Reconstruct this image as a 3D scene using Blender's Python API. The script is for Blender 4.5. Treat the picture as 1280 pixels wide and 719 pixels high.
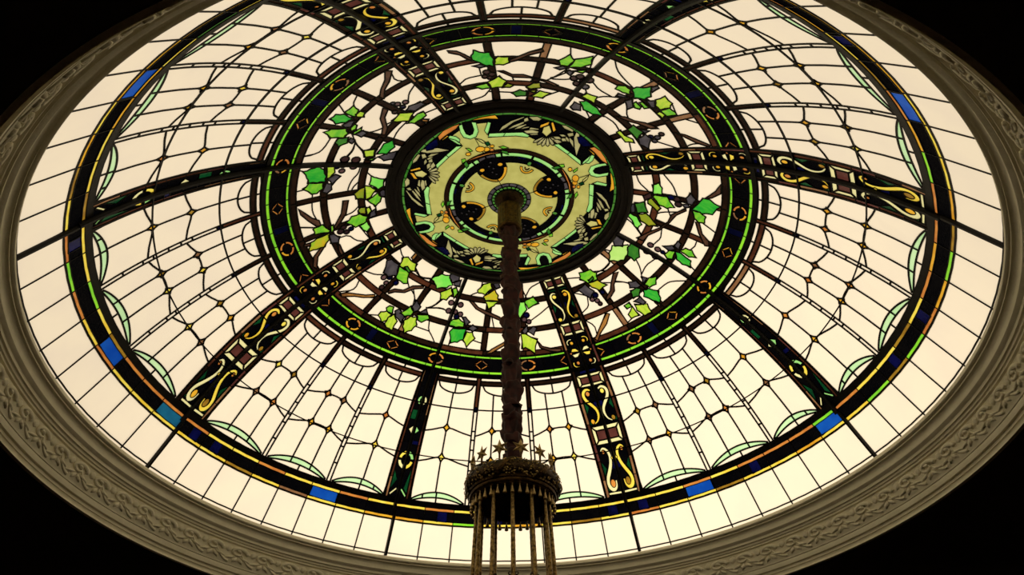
import bpy, bmesh, math, random
import numpy as np
from mathutils import Vector, Matrix
from mathutils.geometry import delaunay_2d_cdt

for o in list(bpy.data.objects):
    bpy.data.objects.remove(o, do_unlink=True)
SC = bpy.context.scene
COL = SC.collection
random.seed(7)

# ------------------------------------------------------------------ measures
# 1 unit = radius of the dome at its dark border band; U metres per unit
U = 4.0
EYE = 1.6
F_PX, PITCH, ROLL, YAW, DIST, PH = 1063.044, 0.722808, -0.0227569, 0.0012994, 1.6263446, 3.54809
ZC, RS = 0.6141057, 1.1941693          # dome sphere: centre height and radius (units)
MED_Z = 1.7638                          # flat medallion
DN = 2 * math.pi / 64                   # one pane step of the perimeter

# ------------------------------------------------------------------ camera
fw = Vector((math.sin(YAW) * math.cos(PITCH), math.cos(YAW) * math.cos(PITCH), math.sin(PITCH)))
rt = fw.cross(Vector((0, 0, 1))).normalized()
up = rt.cross(fw)
rt, up = math.cos(ROLL) * rt + math.sin(ROLL) * up, -math.sin(ROLL) * rt + math.cos(ROLL) * up
cam_data = bpy.data.cameras.new('camera')
cam_data.sensor_width = 36.0
cam_data.lens = F_PX * 36.0 / 1280.0
cam_data.clip_end = 200
cam = bpy.data.objects.new('camera', cam_data)
M = Matrix((rt, up, -fw)).transposed().to_4x4()
M.translation = Vector((0, -DIST * U, EYE))
cam.matrix_world = M
COL.objects.link(cam)
SC.camera = cam

# ------------------------------------------------------------------ sky, sun, exposure
SKY = 0.95
SUN = 1.35
world = bpy.data.worlds.new('sky')
SC.world = world
world.use_nodes = True
bg = world.node_tree.nodes['Background']
bg.inputs[0].default_value = (1.0, 0.97, 0.90, 1)
bg.inputs[1].default_value = SKY
sun_data = bpy.data.lights.new('sun_offscreen', 'SUN')
sun_data.energy = SUN
sun_data.angle = 0.2
sun_data.color = (1.0, 0.96, 0.82)
sun = bpy.data.objects.new('sun_offscreen', sun_data)
sun.rotation_euler = Vector((0.25, 1.0, 0.27)).to_track_quat('Z', 'Y').to_euler()
sun.location = (0, 20, 20)
COL.objects.link(sun)
vs = SC.view_settings
vs.view_transform = 'Standard'
vs.look = 'None'
vs.exposure = 0.0
vs.gamma = 1.0
vs.use_curve_mapping = False

# ------------------------------------------------------------------ materials
def lin(c):
    return tuple(((v / 255) / 12.92 if v / 255 <= 0.04045 else ((v / 255 + 0.055) / 1.055) ** 2.4) for v in c)

MATS = {}
def glass(name, c1, c2=None, scale=5.0, stretch=(1, 1, 1), gloss=0.035, bump=0.0, rough=0.18):
    """opalescent glass: lets light through diffusely, colour streaked by noise"""
    m = bpy.data.materials.new(name)
    m.use_nodes = True
    nt = m.node_tree
    nt.nodes.clear()
    out = nt.nodes.new('ShaderNodeOutputMaterial')
    tr = nt.nodes.new('ShaderNodeBsdfTranslucent')
    gl = nt.nodes.new('ShaderNodeBsdfGlossy')
    gl.inputs['Roughness'].default_value = rough
    gl.inputs['Color'].default_value = (1, 1, 1, 1)
    mix = nt.nodes.new('ShaderNodeMixShader')
    mix.inputs[0].default_value = gloss
    tc = nt.nodes.new('ShaderNodeTexCoord')
    mp = nt.nodes.new('ShaderNodeMapping')
    mp.inputs['Scale'].default_value = stretch
    ns = nt.nodes.new('ShaderNodeTexNoise')
    ns.inputs['Scale'].default_value = scale
    ns.inputs['Detail'].default_value = 3
    rp = nt.nodes.new('ShaderNodeValToRGB')
    rp.color_ramp.elements[0].position = 0.36
    rp.color_ramp.elements[1].position = 0.64
    rp.color_ramp.elements[0].color = (*lin(c1), 1)
    rp.color_ramp.elements[1].color = (*lin(c2 or c1), 1)
    L = nt.links.new
    L(tc.outputs['Object'], mp.inputs[0]); L(mp.outputs[0], ns.inputs['Vector'])
    L(ns.outputs['Fac'], rp.inputs[0]); L(rp.outputs[0], tr.inputs['Color'])
    if bump:
        n2 = nt.nodes.new('ShaderNodeTexNoise'); n2.inputs['Scale'].default_value = 60
        bp = nt.nodes.new('ShaderNodeBump'); bp.inputs['Strength'].default_value = bump
        bp.inputs['Distance'].default_value = 0.01
        L(tc.outputs['Object'], n2.inputs['Vector']); L(n2.outputs['Fac'], bp.inputs['Height'])
        L(bp.outputs[0], gl.inputs['Normal'])
    L(tr.outputs[0], mix.inputs[1]); L(gl.outputs[0], mix.inputs[2]); L(mix.outputs[0], out.inputs[0])
    MATS[name] = m
    return m

def solid(name, c1, c2=None, rough=0.6, metal=0.0, scale=8.0, bump=0.0, bscale=40.0, spec=0.4):
    m = bpy.data.materials.new(name)
    m.use_nodes = True
    nt = m.node_tree
    b = nt.nodes['Principled BSDF']
    b.inputs['Roughness'].default_value = rough
    b.inputs['Metallic'].default_value = metal
    b.inputs['Specular IOR Level'].default_value = spec
    tc = nt.nodes.new('ShaderNodeTexCoord')
    ns = nt.nodes.new('ShaderNodeTexNoise')
    ns.inputs['Scale'].default_value = scale
    ns.inputs['Detail'].default_value = 4
    rp = nt.nodes.new('ShaderNodeValToRGB')
    rp.color_ramp.elements[0].position = 0.35
    rp.color_ramp.elements[1].position = 0.65
    rp.color_ramp.elements[0].color = (*lin(c1), 1)
    rp.color_ramp.elements[1].color = (*lin(c2 or c1), 1)
    L = nt.links.new
    L(tc.outputs['Object'], ns.inputs['Vector']); L(ns.outputs['Fac'], rp.inputs[0])
    L(rp.outputs[0], b.inputs['Base Color'])
    if bump:
        n2 = nt.nodes.new('ShaderNodeTexNoise'); n2.inputs['Scale'].default_value = bscale
        bp = nt.nodes.new('ShaderNodeBump'); bp.inputs['Strength'].default_value = bump
        bp.inputs['Distance'].default_value = 0.01
        L(tc.outputs['Object'], n2.inputs['Vector']); L(n2.outputs['Fac'], bp.inputs['Height'])
        L(bp.outputs[0], b.inputs['Normal'])
    MATS[name] = m
    return m

glass('cream', (251, 233, 204), (246, 228, 202), 2.2, gloss=0.0)
glass('ivory', (242, 232, 165), (232, 222, 160), 4)
glass('straw', (205, 196, 120), (190, 182, 104), 5)
glass('yellow', (250, 226, 90), (240, 200, 60), 7)
glass('gold', (238, 178, 48), (214, 150, 40), 7)
glass('dull_gold', (170, 130, 40), (140, 100, 30), 7)
glass('orange', (216, 140, 62), (190, 112, 50), 7)
glass('tan', (150, 108, 70), (126, 84, 54), 9)
glass('brown', (84, 46, 28), (62, 32, 20), 9, gloss=.015, bump=.3)
glass('umber', (38, 22, 13), (24, 14, 9), 9, gloss=.012, bump=.3)
glass('maroon', (96, 52, 44), (80, 42, 36), 6)
glass('lime', (150, 226, 50), (120, 205, 50), 6)
glass('mint', (166, 226, 132), (150, 214, 122), 6)
glass('pale_mint', (208, 240, 180), (192, 232, 168), 5)
glass('moss', (84, 142, 58), (64, 120, 46), 9)
glass('jade', (12, 70, 34), (7, 50, 26), 8)
glass('leaf_emerald', (34, 160, 48), (70, 178, 52), 9, (1, 3, 1))
glass('leaf_green', (92, 178, 44), (140, 200, 52), 9, (3, 1, 1))
glass('leaf_bright', (110, 218, 76), (150, 228, 96), 8)
glass('leaf_lime', (160, 200, 48), (196, 214, 70), 9, (1, 3, 1))
glass('leaf_pale', (176, 222, 110), (196, 232, 130), 6)
glass('leaf_olive', (150, 150, 36), (116, 150, 40), 7)
glass('leaf_autumn', (206, 170, 36), (150, 186, 48), 5, (2, 1, 1))
glass('leaf_dark', (40, 104, 34), (64, 128, 40), 9)
glass('slate', (84, 78, 80), (60, 55, 60), 9)
glass('mauve', (104, 76, 74), (82, 58, 60), 7)
glass('plum', (62, 40, 38), (46, 30, 30), 7)
glass('navy', (10, 12, 62), (5, 6, 34), 6)
glass('blue', (12, 66, 160), (22, 86, 178), 4)
glass('teal', (20, 78, 110), (26, 96, 126), 6)
glass('bark', (92, 62, 44), (64, 42, 32), 9, (1, 1, 1), bump=.3)
glass('bark_light', (168, 116, 56), (110, 72, 40), 8)
glass('ink', (7, 9, 36), (4, 5, 20), 6, gloss=.004)
glass('black_glass', (7, 6, 7), (3, 3, 5), 6, gloss=0.005, bump=.8, rough=.10)
glass('olive_pane', (190, 184, 104), (176, 170, 92), 8)
glass('shell', (182, 174, 120), (160, 152, 104), 8)
solid('lead', (30, 27, 22), (22, 20, 16), 0.55, 0.6, 20)
solid('iron', (26, 23, 19), (18, 16, 13), 0.5, 0.5, 12, 0.15)
solid('ring_paint', (40, 30, 24), (26, 20, 16), 0.5, 0.2, 10, 0.2)
solid('plaster', (248, 240, 214), (240, 231, 204), 0.75, 0, 6, 0.25, 30)
solid('plaster_relief', (248, 240, 214), (238, 229, 202), 0.75, 0, 14, 0.3, 60)
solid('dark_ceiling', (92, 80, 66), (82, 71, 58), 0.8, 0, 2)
solid('bounce_white', (225, 222, 214), None, 0.9, 0, 2)  # unseen top of the ceiling, whitened to reflect sky onto the lower panes
solid('dark_wall', (84, 68, 54), (74, 60, 48), 0.8, 0, 1)
solid('dark_floor', (70, 50, 36), (56, 40, 28), 0.5, 0, 2)
solid('velvet', (70, 28, 19), (40, 15, 11), 0.75, 0, 14, 0.4, 30)
solid('brass', (196, 164, 98), (78, 58, 28), 0.4, 0.75, 46, 0.6, 70)
solid('dark_brass', (96, 70, 32), (56, 40, 20), 0.42, 0.8, 30, 0.6, 50)
solid('bronze', (70, 52, 28), (40, 30, 18), 0.45, 0.8, 18, 0.4, 50)
solid('gilt', (214, 184, 120), (150, 118, 62), 0.45, 0.35, 30, 0.3, 60)

# ------------------------------------------------------------------ object helpers
def link(o, parent=None):
    COL.objects.link(o)
    if parent is not None:
        o.parent = parent
    return o

def empty(name, loc=(0, 0, 0), rz=0.0, label=None, cat=None, group=None, kind=None):
    o = bpy.data.objects.new(name, None)
    o.empty_display_size = 0.2
    o.location = loc
    o.rotation_euler = (0, 0, rz)
    if label: o['label'] = label
    if cat: o['category'] = cat
    if group: o['group'] = group
    if kind: o['kind'] = kind
    return link(o)

def obj(name, me, parent=None, mat=None, loc=None, rot=None):
    o = bpy.data.objects.new(name, me)
    if mat is not None:
        if len(me.materials) == 0:
            me.materials.append(MATS[mat])
        o.material_slots[0].link = 'OBJECT'
        o.material_slots[0].material = MATS[mat]
    if loc is not None: o.location = loc
    if rot is not None: o.rotation_euler = rot
    return link(o, parent)

def mesh(name, verts, faces, smooth=False):
    me = bpy.data.meshes.new(name)
    me.from_pydata([tuple(v) for v in verts], [], faces)
    if smooth:
        me.polygons.foreach_set('use_smooth', [True] * len(me.polygons))
    me.update()
    return me

class MB:
    """collects verts and faces for one mesh"""
    def __init__(s): s.v = []; s.f = []
    def add(s, v, f):
        b = len(s.v); s.v += [tuple(p) for p in v]; s.f += [tuple(i + b for i in q) for q in f]
    def tube(s, pts, rad, n=8, cap=True):
        pts = [Vector(p) for p in pts]
        rings = []
        T0 = (pts[1] - pts[0]).normalized()
        a = Vector((0, 0, 1)) if abs(T0.z) < .9 else Vector((1, 0, 0))
        N = (a - T0 * a.dot(T0)).normalized()
        v = []
        for i, p in enumerate(pts):
            T = (pts[min(i + 1, len(pts) - 1)] - pts[max(i - 1, 0)]).normalized()
            N = (N - T * N.dot(T)).normalized(); B = T.cross(N)
            r = rad[i] if isinstance(rad, (list, tuple)) else rad
            v += [p + r * (math.cos(2 * math.pi * k / n) * N + math.sin(2 * math.pi * k / n) * B) for k in range(n)]
        f = []
        for i in range(len(pts) - 1):
            for k in range(n):
                k2 = (k + 1) % n
                f.append((i * n + k, i * n + k2, (i + 1) * n + k2, (i + 1) * n + k))
        if cap:
            f.append(tuple(range(n))[::-1]); f.append(tuple((len(pts) - 1) * n + k for k in range(n)))
        s.add(v, f)
    def lathe(s, prof, n=48, closed=False):
        v = []; f = []
        m = len(prof)
        for k in range(n):
            a = 2 * math.pi * k / n
            v += [(r * math.cos(a), r * math.sin(a), z) for r, z in prof]
        for k in range(n):
            k2 = (k + 1) % n
            for i in range(m if closed else m - 1):
                j = (i + 1) % m
                f.append((k * m + i, k2 * m + i, k2 * m + j, k * m + j))
        s.add(v, f)
    def build(s, name, mat, parent=None, smooth=True, loc=None, rot=None):
        return obj(name, mesh(name, s.v, s.f, smooth), parent, mat, loc, rot)

# ------------------------------------------------------------------ dome surface
def zs(r):
    """dome height (units) at plan radius r (units)"""
    if r > 1.0:                         # the foot of the dome runs on as a straight cone
        return 1.26680 - 1.468 * (r - 1.0)
    return ZC + math.sqrt(RS * RS - r * r)

def ang(n):
    return PH - n * DN

SHIFT = -0.05                           # small turn of the ribs against the perimeter panes
def angr(n):
    return PH - (n + SHIFT) * DN

_c = Vector((0, -DIST, 0))
def pix(x, y, plane=None):
    """photo pixel -> plan point (units) on the dome surface, or on the flat medallion"""
    d = fw + rt * ((x - 640) / F_PX) - up * ((y - 359.5) / F_PX)
    if plane is not None:
        t = plane / d.z
    else:
        o = _c - Vector((0, 0, ZC))
        a = d.dot(d); b = o.dot(d); c = o.dot(o) - RS * RS
        t = (-b + math.sqrt(b * b - a * c)) / a
    P = _c + t * d
    return P.x, P.y

# ------------------------------------------------------------------ planar map: outlines -> panes + lead
def resample(pts, closed, step):
    out = []
    n = len(pts)
    for i in range(n if closed else n - 1):
        a = pts[i]; b = pts[(i + 1) % n]
        d = math.hypot(b[0] - a[0], b[1] - a[1])
        k = max(1, int(math.ceil(d / step)))
        for j in range(k):
            out.append((a[0] + (b[0] - a[0]) * j / k, a[1] + (b[1] - a[1]) * j / k))
    if not closed:
        out.append(pts[-1])
    return out

def inside(p, poly):
    x, y = p; c = False; j = len(poly) - 1
    for i in range(len(poly)):
        xi, yi = poly[i]; xj, yj = poly[j]
        if (yi > y) != (yj > y) and x < (xj - xi) * (y - yi) / (yj - yi) + xi:
            c = not c
        j = i
    return c

class Panel:
    """outlines in a local plan frame (metres); later shapes lie over earlier ones"""
    def __init__(s, domain, bg, step=0.16):
        s.step = step
        s.dom = resample(domain, True, step)
        s.bg = bg
        s.shapes = []; s.lines = []
    def shape(s, pts, name, mat):
        s.shapes.append((resample(pts, True, s.step), name, mat))
    def line(s, pts, over=.02):
        # run a little past both ends so that panes close; loose ends are trimmed afterwards
        def ext(a, b):
            d = math.hypot(b[0] - a[0], b[1] - a[1]) or 1
            return (b[0] + (b[0] - a[0]) / d * over, b[1] + (b[1] - a[1]) / d * over)
        pts = [ext(pts[1], pts[0])] + list(pts) + [ext(pts[-2], pts[-1])]
        s.lines.append(resample(pts, False, s.step))
    def solve(s, amin):
        V = []; E = []; kind = []
        def put(pts, closed, k):
            b = len(V); V.extend(Vector(p) for p in pts)
            for i in range(len(pts) - (0 if closed else 1)):
                E.append((b + i, b + (i + 1) % len(pts))); kind.append(k)
        put(s.dom, True, 'D')
        for p, _, _ in s.shapes: put(p, True, 'S')
        for p in s.lines: put(p, False, 'L')
        v, e, f, ov, oe, of = delaunay_2d_cdt(V, E, [], 0, 2e-4, True)
        v = [(q.x, q.y) for q in v]
        boxes = []
        for p, _, _ in s.shapes:
            xs = [q[0] for q in p]; ys = [q[1] for q in p]
            boxes.append((min(xs), max(xs), min(ys), max(ys)))
        tri = []; tag = []
        for t in f:
            c = (sum(v[i][0] for i in t) / 3, sum(v[i][1] for i in t) / 3)
            if not inside(c, s.dom): continue
            k = -1
            for i in range(len(s.shapes) - 1, -1, -1):
                b = boxes[i]
                if b[0] <= c[0] <= b[1] and b[2] <= c[1] <= b[3] and inside(c, s.shapes[i][0]):
                    k = i; break
            tri.append(tuple(t)); tag.append(k)
        con = {}
        for ed, src in zip(e, oe):
            if src: con[tuple(sorted(ed))] = set(kind[i] for i in src if i < len(kind))
        adj = {}
        for i, t in enumerate(tri):
            for a, b in ((0, 1), (1, 2), (2, 0)):
                adj.setdefault(tuple(sorted((t[a], t[b]))), []).append(i)
        par = list(range(len(tri)))
        def find(i):
            while par[i] != i:
                par[i] = par[par[i]]; i = par[i]
            return i
        for k, ts in adj.items():
            if len(ts) == 2 and tag[ts[0]] == tag[ts[1]]:
                if tag[ts[0]] == -1 and 'L' in con.get(k, ()): continue
                par[find(ts[0])] = find(ts[1])
        reg = {}
        for i in range(len(tri)): reg.setdefault(find(i), []).append(i)
        lead = []
        for k, ts in adj.items():
            if len(ts) == 1: lead.append((k, 'D'))
            elif find(ts[0]) != find(ts[1]) or (tag[ts[0]] == -1 and 'L' in con.get(k, ())):
                lead.append((k, 'I'))
        while True:                     # drop lead ends that stop in the middle of a pane
            deg = {}
            for k, _ in lead:
                for i in k: deg[i] = deg.get(i, 0) + 1
            keep_ = [(k, t) for k, t in lead if t == 'D' or (deg[k[0]] > 1 and deg[k[1]] > 1)]
            if len(keep_) == len(lead): break
            lead = keep_
        regions = []; tiny = []
        for r, ts in reg.items():
            A = 0
            for i in ts:
                a, b, c = (v[j] for j in tri[i])
                A += abs((b[0] - a[0]) * (c[1] - a[1]) - (c[0] - a[0]) * (b[1] - a[1])) / 2
            k = tag[ts[0]]
            if A < amin: tiny += [tri[i] for i in ts]
            else:
                nm, mt = s.bg if k < 0 else s.shapes[k][1:]
                regions.append((nm, mt, [tri[i] for i in ts], A))
        s.v = v
        return v, regions, tiny, lead

def chains(edges):
    nb = {}
    for a, b in edges:
        nb.setdefault(a, []).append(b); nb.setdefault(b, []).append(a)
    used = set(); out = []
    def walk(a, b):
        ch = [a, b]; used.add((min(a, b), max(a, b)))
        while len(nb[ch[-1]]) == 2:
            nx = [q for q in nb[ch[-1]] if (min(q, ch[-1]), max(q, ch[-1])) not in used]
            if not nx: break
            used.add((min(nx[0], ch[-1]), max(nx[0], ch[-1]))); ch.append(nx[0])
        return ch
    for a in nb:
        if len(nb[a]) != 2:
            for b in nb[a]:
                if (min(a, b), max(a, b)) not in used: out.append(walk(a, b))
    for a in nb:
        for b in nb[a]:
            if (min(a, b), max(a, b)) not in used: out.append(walk(a, b))
    return out

def ribbon(mb, P, N, w, hin=0.006, hout=0.004):
    """lead came along points P with inward normals N"""
    closed = (P[0] - P[-1]).length < 1e-6 and len(P) > 3
    if closed: P = P[:-1]; N = N[:-1]
    n = len(P)
    v = []; f = []
    for i in range(n):
        if closed: a = P[i - 1]; b = P[(i + 1) % n]
        else: a = P[max(i - 1, 0)]; b = P[min(i + 1, n - 1)]
        t1 = (P[i] - a); t2 = (b - P[i])
        T = (b - a)
        if T.length < 1e-9: T = Vector((1, 0, 0))
        T.normalize()
        m = 1.0
        if t1.length > 1e-9 and t2.length > 1e-9:
            c = max(0.45, t1.normalized().dot(T)); m = 1 / c
        S = N[i].cross(T).normalized()
        p = P[i]
        if not closed and i == 0: p = p - T * w * .6
        if not closed and i == n - 1: p = p + T * w * .6
        v += [p + S * w * m - N[i] * hout, p + S * w * m * .8 + N[i] * hin,
              p - S * w * m * .8 + N[i] * hin, p - S * w * m - N[i] * hout]
    for i in range(n if closed else n - 1):
        j = (i + 1) % n
        for k in range(4):
            k2 = (k + 1) % 4
            f.append((i * 4 + k, i * 4 + k2, j * 4 + k2, j * 4 + k))
    if not closed:
        f.append((0, 3, 2, 1)); b = (n - 1) * 4; f.append((b, b + 1, b + 2, b + 3))
    mb.add(v, f)

class Built:
    """a solved panel turned into shared meshes in a frame centred on (rc, 0, zc)"""
    def __init__(s, panel, lw, bw=None, amin=3e-4, flat=None, name='panel', hin=0.006):
        v, regions, tiny, lead = panel.solve(amin)
        xs = [p[0] for p in panel.dom]
        s.rc = 0.0 if flat is not None else (min(xs) + max(xs)) / 2
        zz = (lambda r: flat) if flat is not None else zs
        s.zc = EYE + U * zz(s.rc / U)
        def P3(i):
            x, y = v[i]
            return Vector((x - s.rc, y, EYE + U * zz(min(math.hypot(x, y) / U, 1.19)) - s.zc))
        def N3(i):
            if flat is not None: return Vector((0, 0, -1))
            x, y = v[i]
            q = Vector((x, y, U * (zs(min(math.hypot(x, y) / U, 1.19)) - ZC)))
            return -q.normalized()
        s.pieces = []
        for nm, mt, ts, A in regions:
            ids = {}
            fs = []
            for t in ts:
                fs.append(tuple(ids.setdefault(i, len(ids)) for i in t))
            vs_ = [P3(i) for i in ids]
            cx = sum((p for p in vs_), Vector()) / len(vs_)
            s.pieces.append((nm, mt, mesh(nm, vs_, fs), cx))
        mb = MB()
        for k, w in (('I', lw), ('D', bw or lw)):
            for ch in chains([e for e, t in lead if t == k]):
                ribbon(mb, [P3(i) for i in ch], [N3(i) for i in ch], w, hin)
        for t in tiny:
            p = [P3(i) + N3(i) * 0.002 for i in t]
            mb.add(p, [(0, 1, 2)])
        s.lead = mesh('lead_came', mb.v, mb.f)
    def place(s, name, label, cat, group, theta, recolor=None, lead_mat='lead'):
        e = empty(name, (s.rc * math.cos(theta), s.rc * math.sin(theta), s.zc), theta, label, cat, group)
        for nm, mt, me, c in s.pieces:
            m2 = recolor(nm, mt, c) if recolor else mt
            obj(nm, me, e, m2)
        obj('lead_came', s.lead, e, lead_mat)
        return e

def rel(pts, theta):
    """plan points (units) -> local metres turned by -theta"""
    c, s_ = math.cos(theta), math.sin(theta)
    return [((x * c + y * s_) * U, (-x * s_ + y * c) * U) for x, y in pts]

def pol(r, n, nc):
    """radius (units), pane number n, sector centre nc -> local metres"""
    a = -(n - nc) * DN
    return (r * math.cos(a) * U, r * math.sin(a) * U)

def arcn(r, n0, n1, nc, k=None):
    k = k or max(2, int(abs(n1 - n0) * 2.2))
    return [pol(r, n0 + (n1 - n0) * i / k, nc) for i in range(k + 1)]

def lerp_tab(tab, r):
    for (a, b), (c, d) in zip(tab, tab[1:]):
        if r <= c: return b + (d - b) * max(0, (r - a)) / (c - a)
    return tab[-1][1]

def wide_half(r): return lerp_tab([(.34, .040), (.57, .049), (.65, .053), (.75, .060), (.97, .060)], r)
def slim_half(r): return lerp_tab([(.65, .0245), (.97, .0425)], r)
def dn_of(w, r): return w / (r * DN)

# ================================================================== THE ROOM
CEIL_Z = EYE + U * 1.008
HALF = 9.0
def ceiling_slab():
    n = 128; mb = MB()
    ri = 1.139 * U; v = []; f = []
    th = .12
    for z in (CEIL_Z, CEIL_Z + th):
        for k in range(n):
            a = 2 * math.pi * k / n
            v.append((ri * math.cos(a), ri * math.sin(a), z))
        for k in range(n):
            a = 2 * math.pi * k / n
            c, s_ = math.cos(a), math.sin(a); m = HALF / max(abs(c), abs(s_))
            v.append((c * m, s_ * m, z))
    for k in range(n):
        j = (k + 1) % n
        f.append((k, j, n + j, n + k))
        f.append((2 * n + k, 3 * n + k, 3 * n + j, 2 * n + j))
        f.append((k, 2 * n + k, 2 * n + j, j))
        f.append((n + k, n + j, 3 * n + j, 3 * n + k))
    me = mesh('ceiling', v, f)
    me.materials.append(MATS['dark_ceiling']); me.materials.append(MATS['bounce_white'])
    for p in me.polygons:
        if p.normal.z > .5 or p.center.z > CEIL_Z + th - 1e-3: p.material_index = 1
    o = bpy.data.objects.new('ceiling', me); link(o)
    o['kind'] = 'structure'; o['label'] = 'dark unlit ceiling around the round dome opening'
ceiling_slab()

def slab(name, lo, hi, mat, label):
    v = [(x, y, z) for z in (lo[2], hi[2]) for y in (lo[1], hi[1]) for x in (lo[0], hi[0])]
    f = [(0, 2, 3, 1), (4, 5, 7, 6), (0, 1, 5, 4), (2, 6, 7, 3), (0, 4, 6, 2), (1, 3, 7, 5)]
    o = obj(name, mesh(name, v, f), None, mat)
    o['kind'] = 'structure'; o['label'] = label
slab('floor', (-HALF, -HALF, -.1), (HALF, HALF, 0), 'dark_floor', 'dark floor of the hall under the dome')
slab('wall_left', (-HALF - .15, -HALF, 0), (-HALF, HALF, CEIL_Z), 'dark_wall', 'dark side wall of the hall')
slab('wall_right', (HALF, -HALF, 0), (HALF + .15, HALF, CEIL_Z), 'dark_wall', 'dark side wall of the hall')
slab('wall_far', (-HALF, HALF, 0), (HALF, HALF + .15, CEIL_Z), 'dark_wall', 'dark end wall of the hall')
slab('wall_near', (-HALF, -HALF - .15, 0), (HALF, -HALF, CEIL_Z), 'dark_wall', 'dark end wall of the hall')

# ------------------------------------------------------------------ plaster cornice
CORNICE = [(1.082, 1.166), (1.0590, 1.1615), (1.0572, 1.157), (1.0580, 1.1515), (1.0615, 1.1490), (1.0660, 1.1485), (1.0662, 1.1450),
           (1.0715, 1.1445), (1.0765, 1.1410), (1.0785, 1.1355), (1.0780, 1.1300), (1.0785, 1.1250), (1.0830, 1.1215),
           (1.0880, 1.1195), (1.0895, 1.1160), (1.0890, 1.1125), (1.0940, 1.1120), (1.0955, 1.1095), (1.0955, 1.1065),
           (1.1000, 1.1055), (1.1005, 1.1025), (1.1000, 1.1005), (1.1060, 1.0990), (1.1090, 1.086), (1.1130, 1.070), (1.1185, 1.050),
           (1.1200, 1.0480), (1.1210, 1.0430), (1.1235, 1.0420), (1.1232, 1.0400), (1.1240, 1.0350), (1.1260, 1.0290),
           (1.1330, 1.0280), (1.1335, 1.0235), (1.1325, 1.0205), (1.1360, 1.0195), (1.1375, 1.0160), (1.1372, 1.0110), (1.1345, 1.0070), (1.1450, 1.0070)]
def cornice():
    root = empty('trim_1', (0, 0, EYE + U * 1.007), 0, 'cream moulded plaster cornice circling the glass dome', None, None, 'structure')
    base = EYE + U * 1.007
    mb = MB()
    n = 256; prof = [(r * U, EYE + U * z - base) for r, z in CORNICE]
    mb.lathe(prof, n)
    me = mesh('moulding', mb.v, [q[::-1] for q in mb.f])
    for p in me.polygons: p.use_smooth = True
    me.set_sharp_from_angle(angle=math.radians(42))
    obj('moulding', me, root, 'plaster')
    # leaf-and-scroll relief, repeated on the slanting band
    a = Vector((1.1060, 0, 1.0990)); b = Vector((1.1185, 0, 1.0500))
    D = (b - a).normalized()                 # down the band
    Nn = Vector((-D.z, 0, D.x)) ; Nn = Nn if Nn.x < 0 else -Nn
    cen = (a + b) / 2
    H = (b - a).length * U
    W = 2 * math.pi * 1.108 * U / 84
    mb = MB()
    def dome(pts, h):
        # pts: outline (s across, t down) in fractions; a low pillow
        n_ = len(pts); cs = (sum(p[0] for p in pts) / n_, sum(p[1] for p in pts) / n_)
        rings = [(1.0, 0.0), (.8, .7), (.4, 1.0)]
        v = []; f = []
        for sc, hh in rings:
            for p in pts:
                s_ = cs[0] + (p[0] - cs[0]) * sc; t_ = cs[1] + (p[1] - cs[1]) * sc
                v.append(cen_local(s_, t_, hh * h))
        v.append(cen_local(cs[0], cs[1], h))
        for q in range(2):
            for i in range(n_):
                j = (i + 1) % n_
                f.append((q * n_ + i, q * n_ + j, (q + 1) * n_ + j, (q + 1) * n_ + i))
        for i in range(n_):
            f.append((2 * n_ + i, 2 * n_ + (i + 1) % n_, 3 * n_))
        mb.add(v, f)
    def cen_local(s_, t_, h):
        p = D * (t_ * H / 2) + Nn * h + Vector((0, s_ * W * .62, 0))
        return p
    # curling scroll with a fan of leaf lobes
    pts = []
    for i in range(27):
        th = i / 26 * 7.4
        rr = .62 * (1 - i / 30)
        pts.append(cen_local(.10 - rr * math.cos(th) * .95, -.22 - rr * math.sin(th) * .95, .010))
    mb.tube(pts, [.026 * (1 - i / 36) for i in range(27)], 6)
    dome([(.30, -.50), (.22, -.30), (-.02, -.22), (-.12, -.40), (.04, -.62), (.22, -.62)], .030)
    for q_ in range(5):
        a0 = math.radians(200 - q_ * 42)
        cx_, cy_ = .10, .12
        d0 = (math.cos(a0), abs(math.sin(a0)) * .9 + .12)
        px_, py_ = -d0[1], d0[0]
        tip = (cx_ + d0[0] * .92, min(.97, cy_ + d0[1] * .86))
        mid = (cx_ + d0[0] * .50, cy_ + d0[1] * .50)
        dome([(cx_ + d0[0] * .1, cy_ + d0[1] * .1), (mid[0] + px_ * .15, mid[1] + py_ * .15), tip, (mid[0] - px_ * .15, mid[1] - py_ * .15)], .024)
    mb.tube([cen_local(-1 + .9 * i / 10, .9 - 1.1 * (i / 10) ** 2, .004) for i in range(11)], [.018 - .001 * i for i in range(11)], 6)
    dome([(.72, -.9), (.55, -.6), (.62, -.2), (.8, -.05), (.96, -.3), (.94, -.7)], .024)
    me = mesh('leaf_scroll_ornament', mb.v, mb.f, True)
    rc = cen.x * U; zc = EYE + U * cen.z - base
    for k in range(84):
        th = 2 * math.pi * k / 84
        obj('leaf_scroll_ornament', me, root, 'plaster_relief', (rc * math.cos(th), rc * math.sin(th), zc), (0, 0, th))
cornice()

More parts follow.
